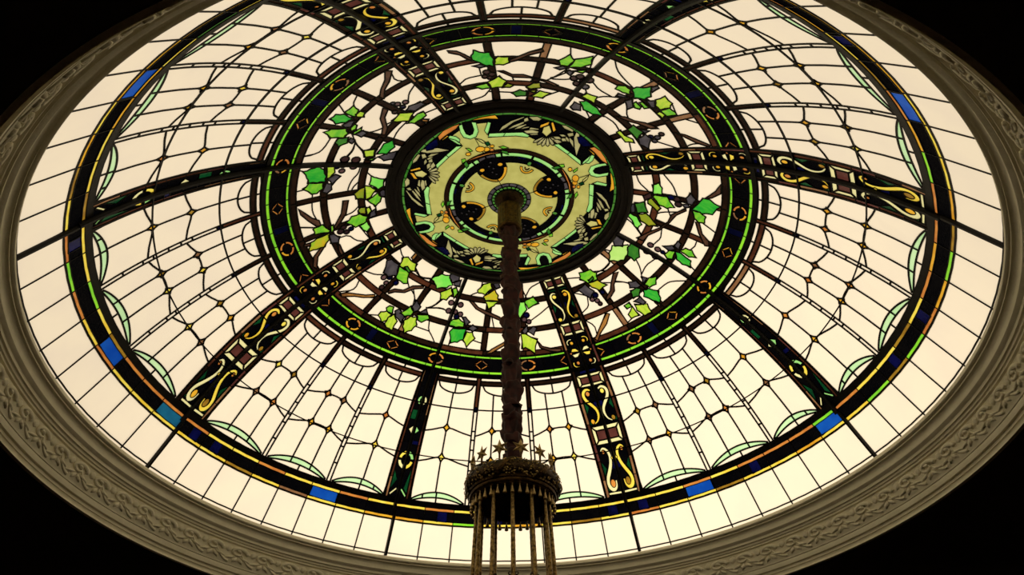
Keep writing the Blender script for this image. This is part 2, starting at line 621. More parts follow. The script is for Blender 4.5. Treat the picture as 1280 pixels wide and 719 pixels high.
# ================================================================== IRON FRAME
def frame():
    zb = EYE + U * zs(1.07)
    root = empty('dome_frame', (0, 0, zb), 0, 'black iron frame of eight ribs and hoops holding the dome glass', 'frame')
    def pos(r, a, drop):
        q = Vector((r * math.cos(a), r * math.sin(a), zs(r) - ZC)) * U
        nrm = -q.normalized()
        return q + Vector((0, 0, EYE + U * ZC - zb)) + nrm * drop, nrm
    def bar(a, r0, r1, w, d0, d1, name):
        P = []; v = []; f = []
        k = 28
        side = Vector((-math.sin(a), math.cos(a), 0))
        for i in range(k + 1):
            r = r0 + (r1 - r0) * i / k
            p, nr = pos(r, a, 0)
            v += [p + side * w * .55 + nr * d0, p + side * w + nr * d0, p + side * w + nr * (d0 + d1) * .5, p + side * w * .6 + nr * d1,
                  p - side * w * .6 + nr * d1, p - side * w + nr * (d0 + d1) * .5, p - side * w + nr * d0, p - side * w * .55 + nr * d0]
        for i in range(k):
            for q in range(8):
                q2 = (q + 1) % 8
                f.append((i * 8 + q, i * 8 + q2, i * 8 + 8 + q2, i * 8 + 8 + q))
        f.append(tuple(range(8))[::-1]); f.append(tuple(k * 8 + q for q in range(8)))
        obj(name, mesh(name, v, f), root, 'iron')
    def hoop(ra, rb, d0, d1, name, mat='iron'):
        """band between plan radii, flat section hanging d0..d1 below the glass"""
        n = 160; v = []; f = []
        for k in range(n):
            a = 2 * math.pi * k / n
            pa, na = pos(ra, a, 0); pb, nb_ = pos(rb, a, 0)
            v += [pa + na * d0, pa + na * d1, pb + nb_ * d1, pb + nb_ * d0]
        for k in range(n):
            j = (k + 1) % n
            for q in range(4):
                q2 = (q + 1) % 4
                f.append((k * 4 + q, j * 4 + q, j * 4 + q2, k * 4 + q2))
        obj(name, mesh(name, v, f), root, mat)
    for n in range(0, 64, 8):
        bar(angr(n), .340, .985, .022, -.005, .045, 'rib_bar')
        bar(ang(n), .985, 1.068, .020, -.005, .035, 'rib_bar')
    hoop(.9662, .9742, -.005, .007, 'hoop')
    hoop(.6425, .6530, -.006, .014, 'hoop')
    hoop(.7415, .7448, .010, .024, 'saddle_hoop')
    hoop(.8690, .8714, .010, .022, 'saddle_hoop')
    # wide painted ring round the medallion
    def ringprof(pts, name, mat):
        mb = MB(); mb.lathe([(r * U, EYE + U * z - zb) for r, z in pts], 160, True)
        mb.build(name, mat, root, False)
    ringprof([(.3440, 1.7620), (.3440, 1.7515), (.3400, 1.7500), (.3330, 1.7500), (.3325, 1.7530), (.3200, 1.7545),
              (.3195, 1.7520), (.3130, 1.7520), (.3120, 1.7560), (.3040, 1.7575), (.3020, 1.7610), (.3005, 1.7660), (.3440, 1.7660)], 'oculus_ring', 'ring_paint')
frame()

# how each eighth of the dark border looks: used to tell the eighths of the dome apart
ARC = ['one blue and one teal pane', 'a single bright blue pane', None, 'two bright blue panes',
       'no bright blue pane', 'a single bright blue pane', 'no bright blue pane', 'a single bright blue pane']

# ================================================================== PERIMETER PANES
def perimeter():
    nc = 4
    p = Panel(arcn(1.0035, 0, 8, nc, 16) + arcn(1.0715, 8, 0, nc, 16), ('pane', 'cream'))
    p.line(arcn(1.0636, 0, 8, nc, 16))
    for n in range(1, 8): p.line([pol(1.0035, n, nc), pol(1.0715, n, nc)])
    b = Built(p, .0085, .012, name='perimeter')
    for k in range(8):
        b.place('perimeter_panel', 'cream pane row ' + ('behind the chandelier rods' if k == 2 else 'outside the border arc with ' + ARC[k]), 'glass panel',
                'cream perimeter panels next to the cornice', ang(8 * k + 4))
perimeter()

# ================================================================== DARK BORDER BAND
OUTER = {-2: 'dull_gold', -1: 'yellow', 0: 'orange', 1: 'lime', 2: 'orange', 3: 'yellow', 4: 'orange', 5: 'yellow', 6: 'yellow', 7: 'yellow',
         8: 'yellow', 9: 'yellow', 10: 'dull_gold', 11: 'yellow', 12: 'tan', 13: 'yellow', 14: 'yellow', 15: 'gold', 16: 'gold', 17: 'yellow',
         18: 'lime', 19: 'yellow', 20: 'gold', 21: 'yellow', 22: 'dull_gold', 23: 'yellow', 24: 'orange', 25: 'yellow', 26: 'yellow',
         27: 'dull_gold', 28: 'yellow', 29: 'yellow', 30: 'gold', 31: 'yellow', 32: 'yellow', 33: 'lime', 34: 'dull_gold', 35: 'lime',
         36: 'orange', 37: 'gold', 38: 'lime', 39: 'dull_gold', 40: 'gold', 41: 'yellow', 42: 'yellow', 43: 'yellow', 44: 'gold', 45: 'gold',
         46: 'dull_gold', 47: 'gold', 57: 'dull_gold', 58: 'gold', 59: 'gold', 60: 'yellow', 61: 'gold'}
INNER = {0: 'yellow', 1: 'yellow', 2: 'lime', 3: 'yellow', 4: 'dull_gold', 5: 'orange', 6: 'orange', 7: 'orange', 8: 'orange', 9: 'yellow',
         10: 'yellow', 11: 'orange', 12: 'yellow', 13: 'yellow', 14: 'orange', 15: 'yellow', 16: 'yellow', 17: 'orange', 18: 'yellow',
         22: 'yellow', 23: 'yellow', 24: 'yellow', 25: 'yellow', 26: 'orange', 27: 'yellow', 28: 'orange', 29: 'orange', 30: 'orange',
         31: 'lime', 32: 'orange', 33: 'yellow', 34: 'yellow', 35: 'dull_gold', 36: 'yellow', 37: 'orange', 38: 'gold', 39: 'orange',
         40: 'orange', 41: 'lime', 42: 'gold', 43: 'orange', 44: 'dull_gold', 57: 'moss', 59: 'gold', 60: 'gold', 61: 'yellow', 62: 'yellow', 63: 'dull_gold'}
BLUES = {4: 'blue', 7: 'teal', 13: 'blue', 26: 'blue', 31: 'blue', 43: 'blue', 59: 'blue', 8: 'navy', 9: 'navy', 19: 'navy', 23: 'navy',
         28: 'navy', 36: 'navy', 0: 'navy', 45: 'navy', 24: 'navy', 34: 'navy', 17: 'navy'}
def band():
    for k in range(8):
        nc = 8 * k + 4
        n0 = 8 * k; n1 = n0 + 8
        p = Panel(arcn(.9745, n0, n1, nc, 16) + arcn(1.0035, n1, n0, nc, 16), ('black_pane', 'black_glass'))
        for n in range(n0, n1):
            g = OUTER.get(n, OUTER.get(n - 64, random.choice(['yellow', 'gold', 'dull_gold'])))
            p.shape(arcn(.9976, n, n + 1, nc, 2) + arcn(1.0035, n + 1, n, nc, 2), 'gold_strip', g)
            g = INNER.get(n, random.choice(['yellow', 'gold', 'orange']))
            p.shape(arcn(.9745, n, n + 1, nc, 2) + arcn(.9800, n + 1, n, nc, 2), 'gold_strip', g)
            bl = BLUES.get(n)
            if bl in ('blue', 'teal'):
                p.shape(arcn(.9800, n + .04, n + .96, nc, 2) + arcn(.9976, n + .96, n + .04, nc, 2), 'blue_pane', bl)
            elif bl:
                c = n + random.uniform(.25, .6)
                p.shape(arcn(.9800, c, c + .35, nc, 2) + arcn(.9976, c + .35, c, nc, 2), 'blue_pane', bl)
                p.line([pol(.9800, n, nc), pol(.9976, n, nc)])
            else:
                p.line([pol(.9800, n, nc), pol(.9976, n, nc)])
        b = Built(p, .0044, .005, 1e-4)
        b.place('border_panel', 'dark gold-edged border arc ' + ('passing behind the chandelier crown' if k == 2 else 'with ' + ARC[k]), 'glass panel', 'dark border arcs around the lattice', ang(nc))
band()

# ================================================================== CREAM LATTICE PANELS
def concave(r, n, nc, a=.0098):
    """small four-pointed concave pane around (r, n)"""
    d = dn_of(a, r); q = .36
    m = dn_of(a * q, r)
    return [pol(r + a, n, nc), pol(r + a * q, n + m, nc), pol(r, n + d, nc), pol(r - a * q, n + m, nc),
            pol(r - a, n, nc), pol(r - a * q, n - m, nc), pol(r, n - d, nc), pol(r + a * q, n - m, nc)]

def lattice(flip):
    # drawn for the sector n = 8 (wide rib) .. 16 (slim rib); flip mirrors it
    nc = 12
    def P(r, n):
        x, y = pol(r, n, nc)
        return (x, -y) if flip else (x, y)
    def poly(L): return [P(r, n) for r, n in L]
    rs = [.653 + (.966 - .653) * i / 16 for i in range(17)]
    L = lambda r: 8 + dn_of(wide_half(r), r)
    R = lambda r: 16 - dn_of(slim_half(r), r)
    dom = [(r, L(r)) for r in rs] + [(.966, L(.966) + (R(.966) - L(.966)) * i / 16) for i in range(1, 16)] + \
          [(r, R(r)) for r in rs[::-1]] + [(.653, R(.653) + (L(.653) - R(.653)) * i / 16) for i in range(1, 16)]
    p = Panel(poly(dom), ('pane', 'cream'))
    S1, S2 = 11.10, 13.53
    h = lambda r: dn_of(.0060, r)
    bays = [(L, lambda r: S1 - h(r), [9.50, 10.31]), (lambda r: S1 + h(r), lambda r: S2 - h(r), [12.02, 12.76]),
            (lambda r: S2 + h(r), R, [14.68])]
    for lo, hi, cols in bays:
        mid = lambda r: (lo(r) + hi(r)) / 2
        sp = lambda r, u: lo(r) + (hi(r) - lo(r)) * u
        # brown hoop of glass
        p.shape(poly([(.664, sp(.664, i / 6)) for i in range(7)] + [(.676, sp(.676, 1 - i / 6)) for i in range(7)]), 'brown_strip', 'brown')
        p.line(poly([(.653, mid(.653)), (.664, mid(.664))]))
        # half round below the hoop
        def semi(u): return .6765 + .027 * math.sqrt(max(0, 1 - ((u - .5) / .44) ** 2))
        p.line(poly([(.671, sp(.69, .06))] + [(semi(.06 + .88 * i / 16), sp(.69, .06 + .88 * i / 16)) for i in range(17)] + [(.671, sp(.69, .94))]))
        p.line(poly([(.676, mid(.68)), (.7035, mid(.70))]))
        # rows of small concave diamonds
        for rr, re in ((.797, .812), (.869, .884)):
            row = [(re, lo(re)), (re - .0055, lo(re) + (cols[0] - lo(re)) * .35), (rr + .0012, lo(re) + (cols[0] - lo(re)) * .78)]
            for c in cols: row.append((rr, c))
            if len(cols) == 2: row.insert(4, (rr - .0015, (cols[0] + cols[1]) / 2))
            row += [(rr + .0012, hi(re) + (cols[-1] - hi(re)) * .78), (re - .0055, hi(re) + (cols[-1] - hi(re)) * .35), (re, hi(re))]
            p.line(poly(row))
        # green crescent at the foot
        def aro(u): return .9655 - .0215 * math.sin(math.pi * u) ** .75
        def ari(u): return .9670 - .0125 * math.sin(math.pi * u) ** .8
        uo = [.02 + .96 * i / 24 for i in range(25)]
        cuts = [(c - lo(.95)) / (hi(.95) - lo(.95)) for c in cols]
        if len(cols) == 1: cuts = [cuts[0] - .02, .78]
        for c in cols:
            u = (c - lo(.7)) / (hi(.7) - lo(.7))
            p.line(poly([(semi(u) - .002, c), (aro((c - lo(.95)) / (hi(.95) - lo(.95))) + .002, c)]))
        ed = [.03] + cuts + [.97]
        for a, b in zip(ed, ed[1:]):
            us = [a + (b - a) * i / 8 for i in range(9)]
            p.shape(poly([(aro(u), sp(.955, u)) for u in us] + [(ari(u), sp(.955, u)) for u in us[::-1]]), 'green_crescent_piece', 'pale_mint')
        p.line(poly([(.953, sp(.96, .53)), (.966, sp(.966, .53))]))
        for rr in (.797, .869):
            for c in cols:
                p.shape(poly2(P, rr, c), 'diamond_pane', 'gold')
    for S in (S1, S2):
        p.shape(poly([(.653, S - h(.653)), (.653, S + h(.653)), (.70, S + h(.70)), (.738, S + h(.738)), (.738, S - h(.738)), (.70, S - h(.70))]), 'brown_strip', 'brown')
        p.shape(poly([(.738, S - h(.738)), (.738, S + h(.738)), (.749, S + h(.749)), (.749, S - h(.749))]), 'blue_square', 'navy')
        for sg in (-1, 1):
            p.line(poly([(r, S + sg * h(r)) for r in [.749 + .217 * i / 8 for i in range(9)]]))
        for r in (.800, .822, .846, .874, .893, .928):
            p.line(poly([(r, S - h(r)), (r, S + h(r))]))
    return Built(p, .0106, .016, 2e-4)

def poly2(P, r, n, a=.0106):
    d = dn_of(a, r); q = .42; m = dn_of(a * q, r)
    return [P(r + a, n), P(r + a * q, n + m), P(r, n + d), P(r - a * q, n + m), P(r - a, n), P(r - a * q, n - m), P(r, n - d), P(r + a * q, n - m)]

def place_lattices():
    A = lattice(False); B = lattice(True)
    def rec(nm, mt, c):
        if nm == 'diamond_pane': return random.choice(['gold', 'gold', 'yellow', 'orange', 'dull_gold', 'tan'])
        if nm == 'brown_strip': return random.choice(['umber', 'umber', 'umber', 'brown', 'umber', 'brown', 'tan'])
        return mt
    for k in range(4):
        for b, nc in ((A, 12 + 16 * k), (B, 20 + 16 * k)):
            k8 = (nc // 8) % 8
            b.place('lattice_panel', 'cream lattice panel ' + ('behind the chandelier stem' if k8 == 2 else 'inside the border arc with ' + ARC[k8]), 'glass panel',
                    'cream lattice panels between the ribs', angr(nc), rec)
place_lattices()

# ================================================================== SLIM RIB PANELS
def slim_rib():
    nc = 0
    rs = [.653 + (.966 - .653) * i / 16 for i in range(17)]
    def P(r, t): return pol(r, dn_of(slim_half(r) * t, r), nc)
    def q(L): return [P(r, t) for r, t in L]
    p = Panel(q([(r, -1) for r in rs] + [(r, 1) for r in rs[::-1]]), ('black_pane', 'black_glass'))
    for sg in (-1, 1):
        cuts = [.653, .69, .735, .775, .815, .85, .885, .925, .966]
        for i, (a, b) in enumerate(zip(cuts, cuts[1:])):
            p.shape(q([(a, sg), (b, sg), (b, sg * .74), (a, sg * .74)]), 'brown_strip', ['tan', 'brown', 'brown', 'umber', 'brown', 'tan', 'maroon', 'brown'][(i * 3 + (sg > 0) * 2) % 8])
    for a in (.70, .765, .79, .845, .92):
        for sg in (-1, 1): p.line(q([(a, 0), (a, sg * .74)]))
    p.shape(q([(.91, -.7), (.93, -.3), (.95, -.7)]), 'green_pane', 'jade')
    p.shape(q([(.90, .7), (.945, .35), (.955, .7)]), 'green_pane', 'jade')
    p.shape(q([(.765, -.7), (.765, 0), (.79, 0), (.79, -.7)]), 'green_pane', 'jade')
    p.shape(q([(.84, .72), (.84, .05), (.85, .05), (.85, .72)]), 'blue_pane', 'navy')
    def ellring(rc, tr, rr, th, mats, k=4):
        for j in range(k):
            us = [2 * math.pi * (j + .08) / k + (2 * math.pi * .84 / k) * i / 6 for i in range(7)]
            p.shape(q([(rc + rr * math.cos(u), tr * math.sin(u)) for u in us] + [(rc + rr * th * math.cos(u), tr * th * math.sin(u)) for u in us[::-1]]),
                    'ring_piece', mats[j % len(mats)])
    ellring(.7385, .52, .0130, .50, ['ivory', 'mint'], 2)
    for sg in (-1, 1):
        p.shape(q([(.8155, sg * .12), (.8255, sg * .16), (.8155, sg * .52), (.8055, sg * .16)]), 'small_diamond', 'ivory' if sg < 0 else 'mint')
        p.shape(q([(.962, sg * .58), (.958, sg * .66), (.945, sg * .24), (.949, sg * .16)]), 'slanting_piece', 'ivory' if sg < 0 else 'mint')
    ellring(.886, .66, .0205, .60, ['yellow', 'mint', 'yellow', 'ivory'], 4)
    return Built(p, .0036, .014, 6e-5)
def place_slim():
    b = slim_rib()
    for k in range(4):
        b.place('slim_rib_panel', 'slim black glass rib with brown edges and a pale oval ring near its foot', 'glass panel', 'slim black ribs of the dome', angr(16 * k))
place_slim()

# ================================================================== WIDE RIB PANELS
def stroke(path, w0, w1=None):
    """taper a centre line (list of (s, t)) into an outline"""
    n = len(path); A = []; B = []
    w1 = w0 if w1 is None else w1
    for i in range(n):
        a = path[max(i - 1, 0)]; b = path[min(i + 1, n - 1)]
        dx, dy = b[0] - a[0], b[1] - a[1]; L = math.hypot(dx, dy) or 1
        w = w0 + (w1 - w0) * i / (n - 1)
        w *= min(1, .35 + 2.2 * min(i, n - 1 - i) / (n - 1)) if n > 3 else 1
        A.append((path[i][0] - dy / L * w, path[i][1] + dx / L * w)); B.append((path[i][0] + dy / L * w, path[i][1] - dx / L * w))
    return A + B[::-1]

def smooth_path(p, it=2):
    for _ in range(it):
        q = [p[0]]
        for a, b in zip(p, p[1:]):
            q += [(a[0] * .75 + b[0] * .25, a[1] * .75 + b[1] * .25), (a[0] * .25 + b[0] * .75, a[1] * .25 + b[1] * .75)]
        q.append(p[-1]); p = q
    return p

def wide_rib():
    rs = [.3437 + (.966 - .3437) * i / 28 for i in range(29)]
    WID = .058
    def P(r, t): return pol(r, dn_of(wide_half(r) * t, r), 0)
    def q(L): return [P(r, t) for r, t in L]
    p = Panel(q([(r, -1) for r in rs] + [(r, 1) for r in rs[::-1]]), ('black_pane', 'black_glass'))
    cuts = [.3437, .40, .45, .49, .53, .5875, .6425, .70, .745, .80, .85, .89, .93, .966]
    cols = ['brown', 'umber', 'maroon', 'tan', 'tan', 'umber', 'brown', 'maroon', 'tan', 'brown', 'maroon', 'brown', 'tan']
    for sg in (-1, 1):
        for i, (a, b) in enumerate(zip(cuts, cuts[1:])):
            p.shape(q([(a, sg), (b, sg), (b, sg * .80), (a, sg * .80)]), 'brown_strip', cols[(i + (5 if sg > 0 else 0)) % 13])
    IN = .78
    # local frame of a motif: s in 0..1 from r0 (outer) to r1 (inner), t across
    def mot(r0, r1):
        L = abs(r1 - r0)
        def f(pts): return q([(r0 + (r1 - r0) * s, t) for s, t in pts])
        return f
    def disc(r, t, a, name, mat):
        d = a / wide_half(r)
        p.shape(q([(r + a * math.cos(u), t + d * math.sin(u)) for u in [2 * math.pi * i / 12 for i in range(12)]]), name, mat)
    def block(r0, r1, mid='maroon', centre=None):
        f = mot(r0, r1)
        for sg in (-1, 1):
            p.shape(f([(.0, sg * .05), (.0, sg * IN), (1, sg * IN), (1, sg * .05)]), 'dark_square', 'umber')
            p.shape(f([(.26, sg * .05), (.26, sg * .56), (.74, sg * .56), (.74, sg * .05)]), 'brown_square', centre or mid)
            p.shape(f([(.02, sg * .05), (.02, sg * .74), (.22, sg * .54), (.22, sg * .05)]), 'bevel_strip', 'ivory')
            p.shape(f([(.98, sg * .05), (.98, sg * .74), (.78, sg * .54), (.78, sg * .05)]), 'bevel_strip', 'ivory')
            p.shape(f([(.06, sg * .77), (.94, sg * .77), (.74, sg * .60), (.26, sg * .60)]), 'bevel_strip', 'ivory')
    def lyre(r0, r1, big, mats, green='jade', blue='navy'):
        f = mot(r0, r1)
        asp = (wide_half(r0)) / abs(r1 - r0)
        def stk(path, w0, w1):
            # thicken in true proportions
            pts = [(s / asp, t) for s, t in smooth_path(path)]
            return [(s * asp, t) for s, t in stroke(pts, w0, w1)]
        for sg in (-1, 1):
            m = mats[0] if sg < 0 else mats[1]
            p.shape(f([(.30, sg * .78), (.66, sg * .78), (.48, sg * .55)]), 'green_pane', green)
            p.shape(f([(.02, sg * .78), (.15, sg * .78), (.03, sg * .55)]), 'green_pane', green)
            p.shape(f([(.45, sg * .05), (.62, sg * .05), (.60, sg * .25), (.47, sg * .28)]), 'blue_pane', blue)
            if big:      # large hook at the outer end, small one inside
                path = [(.22, .22), (.08, .26), (.03, .46), (.10, .68), (.26, .66), (.42, .44), (.58, .27), (.76, .20), (.90, .30), (.96, .52), (.88, .66)]
                p.shape(f([(s, sg * t) for s, t in stk(path, .105, .075)]), 'scroll_stroke', m)
                disc(r0 + (r1 - r0) * .16, sg * .42, .0085, 'round_jewel', 'gold' if sg < 0 else 'dull_gold')
                disc(r0 + (r1 - r0) * .86, sg * .52, .0048, 'round_jewel', 'orange')
                disc(r0 + (r1 - r0) * .70, sg * .12, .0035, 'round_jewel', 'yellow')
            else:
                path = [(.92, .22), (.98, .45), (.88, .70), (.70, .66), (.54, .40), (.40, .20), (.25, .16), (.10, .28), (.03, .52)]
                p.shape(f([(s, sg * t) for s, t in stk(path, .105, .065)]), 'scroll_stroke', m)
                disc(r0 + (r1 - r0) * .84, sg * .42, .0072, 'round_jewel', 'gold')
                disc(r0 + (r1 - r0) * .10, sg * .58, .0068, 'round_jewel', 'gold' if sg < 0 else 'dull_gold')
    # outer end to oculus
    for sg in (-1, 1):
        p.shape(q([(.9615, sg * .05), (.9615, sg * .78), (.9565, sg * .78), (.9565, sg * .05)]), 'bevel_strip', 'ivory')
    lyre(.955, .857, True, ('ivory', 'yellow'))
    block(.854, .808)
    lyre(.805, .706, False, ('yellow', 'ivory'))
    block(.703, .667)
    for sg in (-1, 1):
        p.shape(q([(.664, sg * .05), (.664, sg * .5), (.655, sg * .5), (.655, sg * .05)]), 'blue_pane', 'navy')
    # flower with four petals where the frieze passes
    for sg in (-1, 1):
        for s_, m in ((1, 'yellow'), (-1, 'ivory')):
            a = .600
            path = [(a + s_ * .006, .10), (a + s_ * .016, .30), (a + s_ * .016, .50), (a + s_ * .008, .62)]
            pts = [(a + s_ * .002, sg * .08), (a + s_ * .013, sg * .28), (a + s_ * .014, sg * .50), (a + s_ * .004, sg * .62), (a + s_ * .003, sg * .36)]
            p.shape(q(pts), 'petal', m if sg > 0 else ('ivory' if m == 'yellow' else 'yellow'))
        p.shape(q([(a_ , sg * t) for a_, t in ((.604, .64), (.600, .76), (.596, .64), (.600, .56))]), 'small_diamond', 'orange')
        for s_ in (1, -1):
            cen = .600 + s_ * .033
            arc = [(cen + s_ * .012 * math.cos(u) , .44 + .30 * math.sin(u)) for u in [-.4 + 2.7 * i / 8 for i in range(9)]]
            arc2 = [(cen + s_ * .0075 * math.cos(u), .44 + .20 * math.sin(u)) for u in [-.4 + 2.7 * i / 8 for i in range(9)]]
            p.shape(q([(r, sg * t) for r, t in arc + arc2[::-1]]), 'scroll_stroke', 'ivory' if s_ * sg > 0 else 'yellow')
            disc(.600 + s_ * .031, sg * .40, .0058, 'round_jewel', 'orange' if s_ > 0 else 'gold')
        p.shape(q([(.612, sg * .78), (.622, sg * .78), (.612, sg * .66)]), 'green_pane', 'jade')
        p.shape(q([(.588, sg * .78), (.578, sg * .78), (.588, sg * .66)]), 'green_pane', 'jade')
    block(.545, .504)
    lyre(.500, .396, False, ('ivory', 'yellow'))
    for sg in (-1, 1):
        p.shape(q([(.394, sg * .1), (.394, sg * .7), (.388, sg * .7), (.388, sg * .1)]), 'green_pane', 'jade')
    block(.384, .349)
    return Built(p, .0042, .014, 5e-5)
def place_wide():
    b = wide_rib()
    def rec(nm, mt, c):
        if nm == 'round_jewel' and mt == 'gold': return random.choice(['gold', 'gold', 'orange', 'yellow'])
        if nm == 'brown_strip': return random.choice([mt, mt, 'brown', 'umber'])
        return mt
    for k in range(4):
        b.place('wide_rib_panel', 'wide black glass rib with yellow scrolls, gold dots and brown framed squares', 'glass panel', 'wide scrolled ribs of the dome', angr(8 + 16 * k), rec)
place_wide()

# ================================================================== FRIEZE RING
def frieze():
    nc = 16                        # between wide ribs at n = 8 and 24
    def edge(r, side): return 8 + dn_of(wide_half(r), r) if side < 0 else 24 - dn_of(wide_half(r), r)
    def P(r, n): return pol(r, n, nc)
    r0, r1 = .5875, .6425
    N = 40
    dom = [P(r0, edge(r0, -1) + (edge(r0, 1) - edge(r0, -1)) * i / N) for i in range(N + 1)] + \
          [P(r1, edge(r1, 1) + (edge(r1, -1) - edge(r1, 1)) * i / N) for i in range(N + 1)]
    p = Panel(dom, ('black_pane', 'black_glass'))
    for ra, rb in ((.6345, .6425), (.5875, .5960)):
        a, b = edge(ra, -1), edge(ra, 1)
        k = 17
        for i in range(k):
            x, y = a + (b - a) * i / k, a + (b - a) * (i + 1) / k
            p.shape(arcn(ra, x, y, nc, 2) + arcn(rb, y, x, nc, 2), 'lime_strip', 'lime')
    RC = .6155
    for i, c in enumerate((8.9, 11.0, 13.5, 16.0, 18.5, 21.0, 23.1)):
        if i in (1, 3, 5):
            for j in range(4):
                us = [2 * math.pi * (j + .06) / 4 + 2 * math.pi * .88 / 4 * m / 5 for m in range(6)]
                o_ = [P(RC + .0170 * math.cos(u), c + dn_of(.0265, RC) * math.sin(u)) for u in us]
                i_ = [P(RC + .0112 * math.cos(u), c + dn_of(.0185, RC) * math.sin(u)) for u in us[::-1]]
                p.shape(o_ + i_, 'ring_piece', random.choice(['orange', 'gold', 'orange']))
        else:
            R_, T_ = .0165, dn_of(.0250, RC)
            tips = [(R_, 0), (0, T_), (-R_, 0), (0, -T_)]
            for j in range(4):
                if i == 0 and j in (2, 3): continue
                if i == 6 and j in (0, 1): continue
                a, b = tips[j], tips[(j + 1) % 4]
                pt = lambda f, g: P(RC + (a[0] * (1 - f) + b[0] * f) * g, c + (a[1] * (1 - f) + b[1] * f) * g)
                p.shape([pt(.08, 1), pt(.92, 1), pt(.92, .66), pt(.08, .66)], 'diamond_bar', random.choice(['orange', 'gold', 'orange']))
        if 0 < i < 7:
            p.line([P(.596, c - 1.25), P(.6345, c - 1.25)])
    for c in (12.2, 19.8):
        p.shape([P(.598, c - .2), P(.633, c - .2), P(.633, c + .2), P(.598, c + .2)], 'blue_pane', 'ink')
    return Built(p, .0036, .004, 6e-5)
def place_frieze():
    b = frieze()
    def rec(nm, mt, c):
        if nm in ('ring_piece', 'diamond_bar'): return random.choice(['orange', 'gold', 'orange', 'tan'])
        return mt
    for k in range(4):
        b.place('frieze_panel', 'black frieze arc of orange rings and diamonds ' + ('behind the chandelier stem' if k == 0 else 'between lime strips, clear of the chandelier'), 'glass panel', 'black frieze arcs around the vine panels', angr(16 + 16 * k), rec)
place_frieze()
